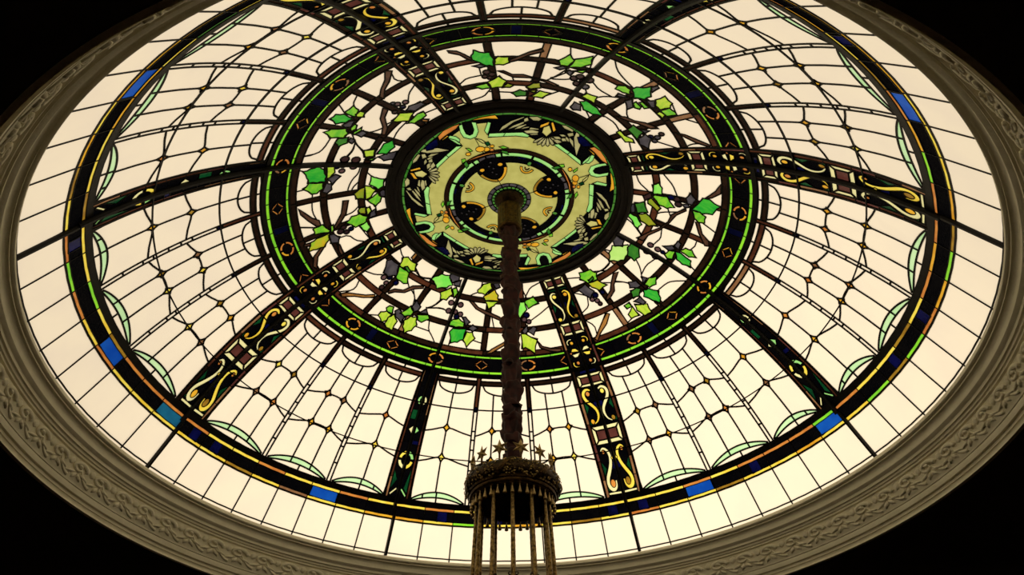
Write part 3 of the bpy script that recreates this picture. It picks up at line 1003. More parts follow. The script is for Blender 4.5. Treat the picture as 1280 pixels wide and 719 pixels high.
# ================================================================== VINE PANELS
# outlines read off the photograph: (corner x, corner y, enlargement) of the crop they were read in,
# then leaves / stems (colour letter + points), grapes (colour letter, x, y, radius) and lead lines
VM = {'E': 'leaf_emerald', 'G': 'leaf_green', 'B': 'leaf_bright', 'L': 'leaf_lime', 'P': 'leaf_pale', 'O': 'leaf_olive', 'A': 'leaf_autumn',
      'D': 'leaf_dark', 'S': 'slate', 'M': 'mauve', 'U': 'plum', 'N': 'navy', 'K': 'bark', 'H': 'bark_light'}
VINE = [
 ((350, 180, 6.5375), [
  ('K', [(150,530),(195,560),(260,605),(320,625),(335,665),(300,675),(230,630),(170,580)]),
  ('K', [(515,465),(560,460),(540,570),(490,650),(455,690),(440,680),(500,570)]),
  ('E', [(195,230),(250,210),(315,185),(355,215),(370,265),(365,305),(300,312),(235,315),(225,275)]),
  ('G', [(195,370),(240,325),(350,320),(345,365),(300,400),(260,405)]),
  ('L', [(385,160),(445,165),(445,230),(400,280),(385,285)]),
  ('S', [(390,285),(450,250),(490,265),(430,325)]), ('S', [(350,390),(375,320),(420,330),(420,370),(385,400)]),
  ('L', [(675,55),(730,45),(785,45),(765,100),(690,105)]),
  ('B', [(735,330),(750,265),(790,280),(850,290),(840,345),(800,365),(760,340)]),
  ('O', [(605,405),(650,372),(690,355),(690,445),(625,445)]), ('L', [(695,345),(740,352),(780,375),(740,430),(700,450)]),
  ('G', [(720,460),(795,405),(825,435),(815,470),(780,505),(745,480)]),
  ('S', [(810,395),(840,375),(870,385),(860,430),(825,425)]),
  ('O', [(640,545),(660,520),(700,520),(700,570),(650,568)]), ('L', [(705,530),(730,515),(745,545),(715,585)]),
  ('S', [(740,560),(775,535),(785,580),(730,605)]),
  ('G', [(545,645),(590,595),(650,575),(710,595),(700,640),(620,675)]),
  ('B', [(655,670),(710,635),(735,680),(715,715),(680,700)])],
  [('U',530,125,32),('U',620,130,32),('M',515,172,26),('M',600,185,26),('M',505,220,22),('N',465,185,22)],
  [[(370,0),(350,40),(270,90),(180,105)],[(610,0),(600,50),(550,105)],[(620,0),(660,45)],[(140,215),(195,225)],[(135,390),(195,375)],
   [(265,405),(260,490),(265,560),(300,620)],[(550,225),(530,290),(550,360),(510,420)],[(655,190),(640,240),(590,290),(560,350),(550,400)],
   [(640,310),(590,360),(585,395)],[(715,235),(750,265)],[(345,400),(360,430)],[(235,165),(260,205)],[(150,685),(275,685)],
   [(640,510),(600,555),(545,580)],[(780,505),(790,560)],[(850,290),(880,270)]]),
 ((350, 260, 6.5375), [
  ('K', [(195,300),(245,285),(250,310),(200,320)]), ('K', [(335,320),(362,320),(310,400),(300,500),(270,480),(275,400)]),
  ('K', [(470,290),(490,300),(520,370),(500,385),(480,350)]),
  ('G', [(275,175),(290,165),(345,140),(405,185),(390,200),(330,205),(290,215)]),
  ('A', [(245,330),(255,285),(300,255),(400,210),(395,260),(360,315),(300,335),(245,350)]),
  ('G', [(410,150),(435,140),(440,175),(420,200)]),
  ('S', [(405,225),(440,215),(485,240),(475,285),(420,285)])],
  [('U',520,158,22),('U',495,192,25),('U',545,195,22),('N',580,170,20)],
  [[(155,158),(275,160)],[(480,245),(560,220),(620,265),(665,270)],[(800,105),(850,110),(890,140)],[(670,175),(720,235)]]),
 ((400, 310, 6.5375), [
  ('H', [(160,375),(210,365),(290,375),(370,385),(450,380),(445,405),(350,405),(280,395),(180,400)]),
  ('K', [(550,355),(610,335),(680,345),(760,310),(850,310),(845,330),(770,335),(690,365),(610,360),(560,372)]),
  ('H', [(745,80),(790,30),(805,45),(765,100)]), ('K', [(545,90),(575,80),(590,100),(555,112)]),
  ('S', [(550,110),(590,100),(640,140),(625,220),(560,230),(525,200)]),
  ('L', [(660,135),(680,85),(720,80),(740,105),(785,130),(775,185),(740,180),(650,150)]),
  ('G', [(625,240),(650,155),(725,200),(710,285),(680,285),(635,255)]),
  ('D', [(690,158),(715,152),(745,195),(720,197)]),
  ('G', [(545,490),(570,475),(600,485),(590,535),(550,520)]), ('L', [(480,550),(500,525),(545,520),(580,545),(540,590),(505,600)]),
  ('L', [(530,620),(560,570),(605,545),(625,600),(585,670),(545,645)]),
  ('S', [(615,520),(650,500),(690,560),(660,605),(620,560)]),
  ('G', [(660,530),(700,510),(740,478),(760,525),(740,550),(690,555)]),
  ('L', [(690,595),(740,565),(785,570),(785,630),(745,670),(690,690),(680,640)]),
  ('G', [(800,545),(880,550),(890,580),(830,605),(800,585)]),
  ('S', [(755,480),(790,430),(820,480),(800,510),(770,520)]), ('S', [(810,530),(870,500),(880,540)])],
  [('M',522,240,24),('U',505,322,22),('M',540,285,20),('N',570,240,22),('N',620,285,22)],
  [[(660,20),(670,60),(690,80)],[(400,200),(450,218),(530,218)],[(320,265),(290,330),(230,355)],[(160,357),(290,345)],[(780,190),(820,240),(920,250)],
   [(720,285),(725,310)],[(765,345),(775,420)],[(990,430),(940,470),(870,495)],[(900,488),(1000,490),(1040,520)],[(390,545),(480,550)],
   [(565,460),(600,480)],[(690,690),(690,712)],[(670,605),(640,690)]]),
 ((480, 320, 5.1375), [
  ('K', [(545,285),(575,295),(605,330),(660,355),(745,395),(745,415),(650,375),(590,340)]), ('H', [(800,540),(800,560),(690,625),(655,630),(690,600)]),
  ('B', [(310,150),(330,135),(370,120),(420,130),(435,185),(400,200),(340,205),(330,175)]),
  ('S', [(430,120),(460,105),(490,115),(480,155),(440,170),(425,140)]), ('S', [(450,172),(495,157),(485,195),(455,190)]),
  ('L', [(365,235),(430,207),(438,245),(400,280),(365,275)]), ('G', [(442,215),(465,205),(475,235),(450,270)]),
  ('G', [(420,430),(445,410),(480,405),(510,430),(505,455),(460,455),(425,445)]),
  ('E', [(425,490),(445,470),(525,470),(505,535),(470,550),(430,555)]), ('L', [(510,540),(530,490),(565,495),(580,530),(530,580)]),
  ('S', [(505,395),(525,395),(550,425),(525,450)]), ('S', [(540,465),(570,445),(600,465),(570,485)]),
  ('L', [(605,220),(640,185),(685,170),(690,210),(650,245),(610,235)]),
  ('A', [(645,260),(710,220),(730,255),(730,288),(655,285)]), ('L', [(655,292),(728,294),(705,320),(670,340)]),
  ('S', [(700,180),(735,170),(745,200),(720,210)])],
  [('M',432,300,19),('M',492,314,19),('M',415,352,19),('M',458,360,17),('M',490,375,18),('N',465,390,18)],
  [[(180,225),(200,260),(190,300)],[(210,90),(235,140),(310,150)],[(385,90),(375,120)],[(360,285),(320,320),(270,335)],[(280,335),(360,335),(400,350)],
   [(510,350),(560,360),(610,370)],[(600,235),(560,250),(545,265)],[(635,160),(625,200)],[(290,430),(285,475),(310,520),(330,570)],[(210,455),(280,480)],
   [(420,555),(410,590)],[(530,580),(530,615)],[(580,545),(620,560),(700,570),(760,545)],[(690,380),(700,430)]]),
 ((630, 320, 5.53), [
  ('K', [(225,580),(265,625),(330,640),(395,640),(395,665),(320,660),(250,635)]),
  ('K', [(755,120),(790,110),(760,200),(765,240),(735,290),(715,310),(705,290),(735,240),(740,190)]),
  ('H', [(705,395),(730,400),(710,470),(670,530),(650,585),(628,575),(660,500)]),
  ('G', [(145,325),(150,310),(200,285),(235,325),(170,360)]), ('B', [(100,320),(140,320),(155,370),(110,430),(100,400)]),
  ('S', [(125,520),(160,480),(165,520),(145,540)]), ('S', [(165,520),(200,490),(225,500),(205,545)]),
  ('L', [(122,545),(150,545),(225,580),(210,670),(150,630),(130,640)]),
  ('G', [(525,120),(595,98),(635,120),(640,160),(590,190),(530,160)]), ('D', [(585,170),(612,142),(618,160),(595,180)]),
  ('A', [(585,190),(645,170),(705,200),(660,235),(610,215)]), ('S', [(515,235),(560,200),(620,245),(595,290),(560,270)])],
  [('N',155,410,22),('M',140,440,20),('M',172,455,18),('N',630,270,22),('M',610,300,18),('M',645,310,18),('N',680,250,18),('U',665,330,16)],
  [[(235,190),(180,220),(160,260)],[(290,365),(250,400),(195,440)],[(130,240),(150,280)],[(725,50),(690,90),(640,115)],[(650,105),(720,100)],
   [(455,155),(520,150)],[(475,220),(520,200)],[(580,310),(585,350),(550,385)],[(560,445),(625,480),(640,530)],[(705,185),(735,185)],
   [(770,180),(840,180),(880,200)],[(500,260),(550,270)],[(0,520),(60,470),(125,460)],[(30,100),(60,160),(100,200)]]),
 ((710, 290, 5.53), [
  ('P', [(290,145),(310,100),(410,95),(410,150),(385,190),(345,200),(290,195)]), ('D', [(415,110),(440,75),(490,95),(490,170),(460,195),(415,160)]),
  ('S', [(305,50),(340,30),(385,60),(375,95),(325,95)]),
  ('S', [(660,100),(720,95),(740,120),(700,130)]), ('S', [(735,95),(760,65),(780,85),(765,120)]),
  ('G', [(670,155),(700,130),(740,135),(720,185),(690,185)]), ('E', [(745,140),(780,150),(845,200),(845,240),(790,220),(755,190)]),
  ('G', [(775,130),(815,115),(855,130),(880,175),(835,170)]),
  ('G', [(530,360),(560,320),(610,310),(605,360),(565,380)]), ('E', [(525,405),(560,395),(620,410),(635,455),(630,485),(585,470),(530,445)]),
  ('D', [(435,410),(470,390),(500,395),(490,440),(450,455)]),
  ('G', [(390,510),(420,490),(440,515),(410,530)]), ('L', [(420,570),(445,520),(490,575),(440,595)]), ('L', [(465,505),(545,500),(575,555),(530,575),(480,540)]),
  ('S', [(420,350),(470,340),(500,370),(480,385),(430,385)]), ('S', [(460,480),(500,450),(535,485),(520,500)]), ('S', [(510,310),(545,320),(520,360)]),
  ('K', [(595,485),(640,498),(640,520)])],
  [('M',545,132,24),('M',605,168,24),('M',570,90,20),('M',620,120,20),('N',655,140,14)],
  [[(280,195),(290,220),(250,260),(200,280)],[(200,300),(270,265)],[(475,200),(500,250),(510,310)],[(590,195),(540,230),(510,290)],
   [(620,405),(680,355),(720,340),(830,338)],[(330,340),(380,345),(420,355)],[(645,10),(640,50),(600,90)],[(440,600),(400,640)],[(850,240),(880,270)],
   [(640,490),(670,490)],[(250,120),(290,130)]]),
 ((760, 210, 6.5375), [
  ('K', [(640,330),(640,350),(560,385),(500,450),(420,510),(330,550),(290,595),(235,575),(320,530),(420,490),(490,440),(520,380)]),
  ('K', [(925,130),(925,210),(850,245),(790,250),(830,225),(880,190)]), ('K', [(715,440),(745,445),(770,540),(825,600),(825,640),(790,635),(740,530)]),
  ('B', [(370,140),(415,125),(440,165),(440,215),(370,210)]), ('G', [(370,235),(390,225),(480,235),(535,320),(480,325),(420,300)]),
  ('O', [(330,265),(355,250),(425,325),(400,350),(360,310),(330,290)]), ('D', [(220,290),(295,280),(320,360),(240,365)]),
  ('B', [(165,395),(185,375),(235,400),(270,460),(240,490),(215,470),(200,430)]), ('O', [(250,380),(310,375),(340,400),(400,470),(330,470),(270,430)]),
  ('S', [(180,300),(215,295),(225,360),(190,360)]), ('U', [(290,230),(350,200),(360,240),(300,265)]),
  ('E', [(695,335),(780,255),(830,265),(910,320),(870,350),(850,375),(760,370)]), ('G', [(690,350),(750,365),(795,400),(785,445),(740,440),(710,410)]),
  ('S', [(640,250),(675,210),(715,260),(690,300),(650,290)]), ('S', [(610,300),(650,295),(665,320),(630,325)])],
  [('U',560,255,28),('U',575,298,26),('N',515,240,26)],
  [[(235,65),(255,120),(310,170)],[(480,80),(530,140),(560,215)],[(430,100),(440,165)],[(490,335),(500,365)],[(395,375),(440,360),(570,360)],
   [(435,535),(430,575),(390,610)],[(725,510),(740,560),(725,600)],[(780,455),(880,530)],[(160,420),(200,450),(265,540)],[(240,490),(270,540)],[(710,640),(680,665)]]),
 ((380, 90, 5.99), [
  ('K', [(605,-10),(660,-10),(640,70),(605,130),(600,200),(565,190),(575,130),(605,60)]),
  ('K', [(590,270),(630,280),(605,340),(625,420),(610,470),(580,470),(590,410),(570,350)]), ('H', [(880,350),(935,355),(925,375),(885,370)]),
  ('G', [(310,300),(370,255),(405,285),(395,320),(370,335),(330,315)]), ('L', [(390,320),(420,295),(455,300),(445,335),(400,335)]),
  ('S', [(290,395),(340,370),(380,365),(350,410),(310,415)]), ('S', [(380,465),(440,440),(470,460),(430,485)]), ('S', [(330,520),(350,495),(380,510),(360,535)]),
  ('E', [(200,350),(240,320),(300,318),(360,350),(310,375),(240,385)]), ('G', [(155,450),(210,430),(310,425),(325,460),(290,490),(200,490)]),
  ('G', [(350,420),(375,390),(395,400),(385,430),(355,440)]), ('G', [(365,455),(430,415),(425,440),(380,465)]), ('D', [(235,530),(260,500),(330,490),(320,530),(260,555)]),
  ('S', [(790,255),(870,225),(910,240),(830,290),(770,285)]),
  ('L', [(665,365),(720,310),(820,300),(780,365),(700,370)]), ('G', [(780,380),(850,315),(890,300),(910,325),(880,350),(830,380)]),
  ('S', [(560,635),(620,610),(690,595),(680,650),(600,660)]),
  ('L', [(445,590),(530,580),(520,630),(460,635)]), ('E', [(550,610),(600,540),(665,510),(675,560),(620,610)]), ('G', [(460,655),(540,640),(510,662)])],
  [('M',760,225,20),('M',700,240,20),('S',665,235,15),('U',680,300,18),('N',740,260,18)],
  [[(385,200),(370,230),(375,255)],[(280,270),(300,300)],[(660,20),(680,60),(760,70)],[(815,115),(785,160),(780,215)],[(910,305),(959,285)],
   [(750,390),(700,440),(665,510)],[(470,455),(540,440),(585,420)],[(370,490),(395,545),(440,585)],[(195,500),(150,570),(100,610),(0,630)],
   [(380,540),(360,590),(310,640)],[(460,300),(500,295)],[(680,575),(720,550)],[(630,385),(665,370)]]),
 ((540, 40, 7.19), [
  ('K', [(130,165),(220,170),(290,200),(355,235),(360,260),(310,240),(250,205),(150,185)]),
  ('K', [(700,245),(770,220),(880,175),(990,150),(1000,175),(880,205),(760,255),(695,270)]),
  ('K', [(590,345),(640,345),(720,380),(820,380),(920,410),(1040,435),(1140,480),(1100,485),(1000,440),(880,410),(730,405),(650,370)]),
  ('E', [(360,215),(380,165),(430,185),(510,185),(545,240),(550,300),(480,295),(370,250)]), ('L', [(565,290),(570,245),(595,222),(685,225),(690,270),(640,290)]),
  ('S', [(370,305),(430,290),(500,305),(430,320)]),
  ('L', [(505,450),(600,400),(665,440),(630,490),(540,500)]), ('G', [(375,490),(430,475),(490,460),(525,500),(450,510)]), ('O', [(630,495),(680,460),(735,475),(700,495)]),
  ('D', [(720,545),(790,520),(850,535),(840,570),(760,575)]), ('O', [(850,490),(910,460),(970,455),(975,500),(880,510)]), ('O', [(855,525),(940,520),(920,545)]),
  ('L', [(895,575),(970,530),(1060,550),(990,590)])],
  [('U',490,360,28),('U',540,380,26),('U',475,400,22),('U',520,410,20)],
  [[(375,150),(380,165)],[(760,150),(720,190),(700,240)],[(840,240),(920,230),(970,238)],[(1060,240),(1110,245),(1140,260)],[(270,450),(310,415),(430,390)],
   [(430,345),(440,380)],[(720,400),(745,460)],[(395,600),(470,575),(500,540)],[(1000,580),(1100,545)],[(1060,420),(1150,385)],[(575,535),(700,540)]]),
 ((680, 40, 5.99), [
  ('G', [(110,215),(195,170),(225,215),(180,255),(125,245)]), ('G', [(190,262),(240,205),(360,185),(350,240),(280,262)]), ('G', [(215,290),(300,285),(350,270),(290,305)]),
  ('S', [(80,265),(140,255),(175,270),(120,280)]), ('S', [(165,300),(190,285),(220,300),(195,325)]),
  ('L', [(285,480),(320,460),(395,485),(375,530),(320,500)]), ('E', [(275,525),(320,515),(395,570),(435,625),(360,610),(300,580)]),
  ('S', [(200,560),(230,525),(275,545),(270,585),(220,580)]),
  ('G', [(540,425),(560,400),(610,405),(645,430),(640,465),(590,450)]), ('E', [(665,430),(700,415),(740,420),(800,410),(795,480),(750,500),(680,490)]),
  ('G', [(670,535),(690,525),(725,560),(715,575),(680,565)]), ('G', [(715,530),(740,525),(785,565),(750,570)]),
  ('L', [(840,510),(905,485),(955,535),(940,565),(870,580),(840,550)]), ('G', [(870,590),(940,572),(980,600),(990,620),(920,630)]), ('L', [(845,610),(870,595),(905,620),(890,645)]),
  ('S', [(610,515),(660,505),(665,560),(625,575)]), ('S', [(765,515),(830,515),(830,570),(800,560)]), ('S', [(545,480),(560,460),(630,485),(600,490)]),
  ('S', [(805,415),(850,405),(860,420),(810,450)])],
  [('U',225,345,25),('U',270,335,26),('U',245,385,24),('U',290,365,20),('U',340,360,28),('S',310,410,24)],
  [[(200,145),(200,170)],[(400,165),(370,195),(355,240)],[(50,205),(110,210)],[(160,285),(90,330),(40,350),(150,355),(200,350)],
   [(530,200),(545,280),(590,340),(660,410)],[(370,380),(410,430),(500,480)],[(310,430),(320,455)],[(390,490),(460,480),(560,490)],[(800,370),(800,410)],
   [(620,570),(620,630),(660,670),(700,665),(780,670),(800,655)],[(330,620),(340,640)]]),
 ((740, 90, 5.99), [
  ('K', [(180,330),(250,335),(320,365),(400,380),(480,410),(500,420),(440,425),(340,385),(260,365)]), ('K', [(610,450),(700,470),(880,545),(890,565),(780,530),(680,480)]),
  ('S', [(350,500),(400,470),(440,500),(420,570),(360,540)]), ('S', [(370,430),(430,440),(380,470)]),
  ('D', [(270,430),(310,400),(380,450),(335,500)]), ('L', [(190,455),(215,440),(245,475),(300,500),(310,525),(250,520)])],
  [('U',520,465,18),('S',490,490,20),('S',470,515,18),('N',440,485,18)],
  [[(110,340),(170,380),(205,440)],[(280,530),(290,575)],[(500,525),(580,550),(640,570)],[(690,570),(740,540),(800,535),(860,545)],
   [(630,325),(690,350),(740,365)],[(615,275),(600,240)],[(400,380),(440,360)]]),
]
VN = {'S': 'grey_leaf', 'U': 'grape', 'M': 'grape', 'N': 'grape', 'K': 'branch_piece', 'H': 'branch_piece'}
def vines():
    quads = [(0, 'vine-leaf panel with an amber leaf and red-brown grapes beside the slim rib'),
             (16, 'vine-leaf panel behind the cloth-wrapped chandelier stem, hung with mauve grapes'),
             (32, 'vine-leaf panel with the large pale green leaf beside the medallion ring'),
             (48, 'vine-leaf panel with dark plum grapes hanging under paired green leaves')]
    for nq, label in quads:
        th = angr(nq)
        r0, r1 = .3437, .5875
        ed = lambda r: 8 - dn_of(wide_half(r), r)
        N = 24
        dom = [pol(r0, -ed(r0) + 2 * ed(r0) * i / N, 0) for i in range(N + 1)]
        dom += [pol(r0 + (r1 - r0) * i / 6, ed(r0 + (r1 - r0) * i / 6), 0) for i in range(1, 6)]
        dom += [pol(r1, ed(r1) - 2 * ed(r1) * i / 40, 0) for i in range(41)]
        dom += [pol(r1 - (r1 - r0) * i / 6, -ed(r1 - (r1 - r0) * i / 6), 0) for i in range(1, 6)]
        p = Panel(dom, ('pane', 'cream'), 0.12)
        # trellis of brown strips: radial uprights, two hoops, dark rim
        tre = []
        for m in (-4.95, -2.5, 2.5, 4.95):
            hw = .0085
            for a, b, mt in ((.344, .4005, 'umber'), (.4175, .4965, 'umber'), (.5125, .5715, 'umber')):
                p.shape([pol(a, m - dn_of(hw, a), 0), pol(b, m - dn_of(hw, b), 0), pol(b, m + dn_of(hw, b), 0), pol(a, m + dn_of(hw, a), 0)],
                        'trellis_strip', random.choice(['umber', 'umber', 'umber', 'umber', 'brown', 'tan']) if b > .5 or a < .36 else 'umber')
        marks = [-7.6, -4.95, -2.5, 0, 2.5, 4.95, 7.6]
        for ra, rb in ((.4005, .4175), (.4965, .5125), (.5715, .5875)):
            e = ed(ra) - .02
            mk = [-e] + marks[1:-1] + [e]
            for a, b in zip(mk, mk[1:]):
                p.shape(arcn(ra, a, b, 0) + arcn(rb, b, a, 0), 'trellis_strip', random.choice(['umber', 'umber', 'umber', 'umber', 'umber', 'brown']))
        p.line([pol(.3437, 0, 0), pol(.5875, 0, 0)])
        def keep(pts):
            ok = [(math.hypot(x, y) / U, -math.atan2(y, x) / DN) for x, y in pts]
            return sum(1 for r, n in ok if r0 < r < r1 and abs(n) < ed(max(r, .3437))) >= max(1, len(ok) // 2)
        for (x0, y0, s_), leaves, grapes, lines in VINE:
            cv = lambda L: rel([pix(x0 + u / s_, y0 + v_ / s_) for u, v_ in L], th)
            for L in lines:
                q = cv(L)
                if keep(q):
                    def ext(a, b):      # run the lead on to the next piece
                        d = math.hypot(b[0] - a[0], b[1] - a[1])
                        return (b[0] + (b[0] - a[0]) / d * .060, b[1] + (b[1] - a[1]) / d * .060)
                    p.line(smooth_path([ext(q[1], q[0])] + q + [ext(q[-2], q[-1])], 1))
        for part in ('stem', 'grape', 'leaf'):
            for (x0, y0, s_), leaves, grapes, lines in VINE:
                cv = lambda L: rel([pix(x0 + u / s_, y0 + v_ / s_) for u, v_ in L], th)
                if part == 'grape':
                    for c, gx, gy, gr in grapes:
                        x, y = pix(x0 + gx / s_, y0 + gy / s_)
                        gq = rel([(x, y)], th)[0]
                        if not keep([gq]): continue
                        rad = gr / s_ / 470.0 * U * 1.08
                        p.shape([(gq[0] + rad * math.cos(2 * math.pi * i / 10), gq[1] + rad * math.sin(2 * math.pi * i / 10)) for i in range(10)], 'grape', VM[c])
                else:
                    for c, L in leaves:
                        if (c in 'KH') != (part == 'stem'): continue
                        q = cv(L)
                        if part == 'leaf':
                            mx = sum(a for a, _ in q) / len(q); my = sum(b for _, b in q) / len(q)
                            q = [(mx + (a - mx) * 1.12, my + (b - my) * 1.12) for a, b in q]
                            q2 = []
                            for a, b in zip(q, q[1:] + q[:1]):      # edges bow in between the leaf points
                                q2.append(a)
                                if math.hypot(b[0] - a[0], b[1] - a[1]) > .07:
                                    ux, uy = (a[0] + b[0]) / 2, (a[1] + b[1]) / 2
                                    q2.append((ux + (mx - ux) * .10, uy + (my - uy) * .10))
                            q = q2
                        if keep(q): p.shape(q, VN.get(c, 'vine_leaf'), VM[c])
        Built(p, .0078, .014, 2.5e-4).place('vine_panel', label, 'glass panel', 'vine-leaf panels around the medallion', th)
vines()

# ================================================================== CENTRAL MEDALLION (flat disc, four-fold)
M4C = (630, 220, 5.53); M2C = (630, 120, 6.5375)
def medallion():
    th0 = angr(32)
    nc = 32
    R0 = .3008
    p = Panel([pol(R0, i * 64 / 96, nc) for i in range(96)], ('black_pane', 'black_glass'), 0.14)
    def rot(pts, k):
        c, s_ = math.cos(k * math.pi / 2), math.sin(k * math.pi / 2)
        return [(x * c - y * s_, x * s_ + y * c) for x, y in pts]
    def cv(C, L):
        x0, y0, s_ = C
        return rel([pix(x0 + u / s_, y0 + v_ / s_, MED_Z) for u, v_ in L], th0)
    def PL(r, n): return pol(r, n, 32)
    items = []                      # (order, pts, name, mat)
    def it(pts, name, mat): items.append((pts, name, mat))
    lines = []
    # green edging
    for i in range(14):
        a, b = 24 + 16 * i / 14, 24 + 16 * (i + 1) / 14
        it(arcn(.2925, a, b, 32, 2) + arcn(R0, b, a, 32, 2), 'green_edge_piece', random.choice(['moss', 'moss', 'leaf_dark', 'moss']))
    # olive field outside the inner ring
    it([PL(.1822, 24 + 16 * i / 20) for i in range(21)] + [PL(.284, 40)] +
       cv(M4C, [(712, 50), (605, 55), (592, 180), (575, 250), (530, 300), (500, 370), (400, 445), (325, 492), (390, 540)]) + [PL(.284, 24)], 'olive_pane', 'olive_pane')
    # pale green bands
    it(cv(M4C, [(590, 55), (622, 62), (618, 140), (588, 130)]), 'green_band_piece', 'mint')
    it(cv(M4C, [(588, 130), (618, 140), (612, 222), (585, 252), (568, 246), (586, 190)]), 'green_band_piece', 'mint')
    it(cv(M4C, [(612, 52), (645, 38), (715, 55), (706, 72), (640, 60)]), 'green_band_piece', 'mint')
    it(cv(M4C, [(500, 362), (502, 386), (430, 440), (415, 428)]), 'green_band_piece', 'mint')
    it(cv(M4C, [(415, 428), (430, 440), (360, 490), (322, 492)]), 'green_band_piece', 'mint')
    it(cv(M4C, [(325, 496), (350, 500), (405, 532), (370, 542)]), 'green_band_piece', 'mint')
    # lotus bud and wings
    cx, cy = 578, 334
    for i in range(7):
        a0 = math.radians(118 + i * 19); a1 = math.radians(118 + (i + 1) * 19 - 3); am = (a0 + a1) / 2
        f = lambda a, r, e=1.0: (cx + 92 * r * math.cos(a), cy - 78 * r * math.sin(a) * e)
        it(cv(M4C, [f(am, .18), f(a0 - .02, .55), f(a0 + .02, .88), f(am, 1.0), f(a1 - .02, .88), f(a1 + .02, .55)]), 'lotus_petal', 'shell')
    it(cv(M4C, [(565, 330), (600, 308), (640, 315), (652, 340), (598, 352)]), 'lotus_heart', 'straw')
    it(cv(M4C, [(635, 298), (660, 300), (682, 340), (655, 335)]), 'amber_petal', 'gold')
    it(cv(M4C, [(598, 358), (670, 345), (674, 356), (610, 371)]), 'amber_petal', 'gold')
    up_w = [[(634, 113), (672, 128), (706, 165), (728, 215), (722, 225), (694, 176), (660, 145)], [(642, 150), (672, 178), (694, 222), (686, 232), (662, 198)],
            [(640, 178), (664, 205), (674, 232), (664, 236), (646, 210)], [(636, 206), (652, 228), (655, 250), (643, 246)],
            [(600, 242), (622, 228), (626, 262), (612, 292), (596, 286)], [(630, 250), (646, 258), (634, 290), (622, 292)],
            [(584, 262), (596, 252), (594, 288), (582, 290)], [(698, 268), (726, 248), (724, 284), (704, 304), (692, 292)],
            [(690, 226), (716, 226), (724, 240), (700, 246)]]
    lo_w = [[(408, 468), (470, 458), (540, 452), (580, 460), (560, 472), (480, 480)], [(470, 452), (520, 432), (548, 432), (520, 448)],
            [(510, 430), (540, 412), (556, 418), (535, 430)], [(505, 380), (532, 362), (540, 376), (516, 400)],
            [(540, 372), (565, 358), (560, 384), (538, 400)], [(520, 402), (545, 396), (545, 410), (520, 422)],
            [(590, 440), (618, 408), (646, 392), (640, 412), (606, 444)], [(556, 400), (576, 384), (574, 404), (558, 420)], [(552, 428), (580, 420), (582, 444), (560, 448)]]
    for L in up_w + lo_w:
        mx = sum(a for a, _ in L) / len(L); my = sum(b for _, b in L) / len(L)
        it(cv(M4C, [(mx + (a - mx) * 1.12, my + (b - my) * 1.12) for a, b in L]), 'wing_feather', 'shell')
    # navy notch, teardrop hook and blades at n = 40
    it(cv(M2C, [(600, 335), (640, 330), (690, 375), (720, 410), (650, 415), (610, 380)]), 'blue_pane', 'navy')
    it(cv(M2C, [(660, 548), (690, 525), (715, 478), (742, 488), (726, 528), (694, 552)]), 'green_band_piece', 'mint')
    it(cv(M2C, [(830, 548), (760, 556), (710, 575), (690, 615), (708, 650), (760, 664), (850, 650), (862, 600)]), 'green_hook', 'mint')
    it(cv(M2C, [(860, 566), (800, 574), (745, 590), (728, 612), (740, 630), (780, 638), (862, 622)]), 'teardrop_pane', 'black_glass')
    it(cv(M2C, [(695, 425), (740, 415), (790, 450), (830, 510), (852, 560), (800, 530), (740, 462)]), 'brown_blade', 'orange')
    it(cv(M2C, [(688, 440), (702, 440), (742, 472), (736, 486)]), 'amber_sliver', 'gold')
    it(cv(M4C, [(734, -30), (745, -10), (757, 30), (765, 90), (728, 108), (740, 50)]), 'amber_blade', 'gold')
    # inner rings
    it(arcn(.1700, 24, 40, 32, 12) + arcn(.1822, 40, 24, 32, 12), 'dark_ring_piece', 'umber')
    for a, b, m in ((24.1, 25.3, 'slate'), (25.4, 26.3, 'mint'), (26.5, 31.85, 'mint'), (32.15, 37.2, 'mint'), (37.4, 38.3, 'mint'), (38.4, 39.9, 'slate')):
        it(arcn(.1570, a, b, 32, 6) + arcn(.1690, b, a, 32, 6), 'ring_dash', m)
    it(arcn(.150, 29.5, 31.4, 32, 3) + arcn(.1560, 31.4, 29.5, 32, 3), 'blue_pane', 'navy')
    it(arcn(.150, 33, 34.6, 32, 3) + arcn(.1560, 34.6, 33, 32, 3), 'blue_pane', 'navy')
    it([PL(.061, 24 + 16 * i / 12) for i in range(13)] + [PL(.136, 40 - 16 * i / 16) for i in range(17)], 'olive_pane', 'olive_pane')
    def ell(rc, n0, ra, rb, a0, a1, k):     # points round a centre, radial/tangential radii
        return [PL(rc + ra * math.cos(a0 + (a1 - a0) * i / k), n0 + rb * math.sin(a0 + (a1 - a0) * i / k) / (rc * DN)) for i in range(k + 1)]
    # round black shield with gold rim towards the centre, at n = 40
    cr = []
    it(ell(.1175, 40, .044, .040, 0, 2 * math.pi * 19 / 20, 19), 'dark_shield', 'black_glass')
    it(ell(.1175, 40, .044, .040, 1.5, 3.08, 8) + ell(.1175, 40, 0.0345, .031, 3.08, 1.5, 8), 'shield_rim', 'dull_gold')
    it(ell(.1175, 40, .044, .040, 3.14, 4.8, 8) + ell(.1175, 40, 0.0345, .031, 4.8, 3.14, 8), 'shield_rim', 'gold')
    for sg in (1, -1):
        it(ell(.131, 40 + sg * .0265 / (.131 * DN), .0065, .0075, 0, 2 * math.pi * 9 / 10, 9), 'round_jewel', 'gold')
    for i in range(5):
        it(ell(.100 + .011 * i, 40 + (.35 if i % 2 else -.35), .004, .0045, 0, 2 * math.pi * 3 / 4, 3), 'grey_chip', 'slate')
    # small amber loop on the flower axis
    it(ell(.126, 32, .021, .020, 1.6, 4.7, 10) + ell(.126, 32, .0145, .0130, 4.7, 1.6, 10), 'amber_loop', 'gold')
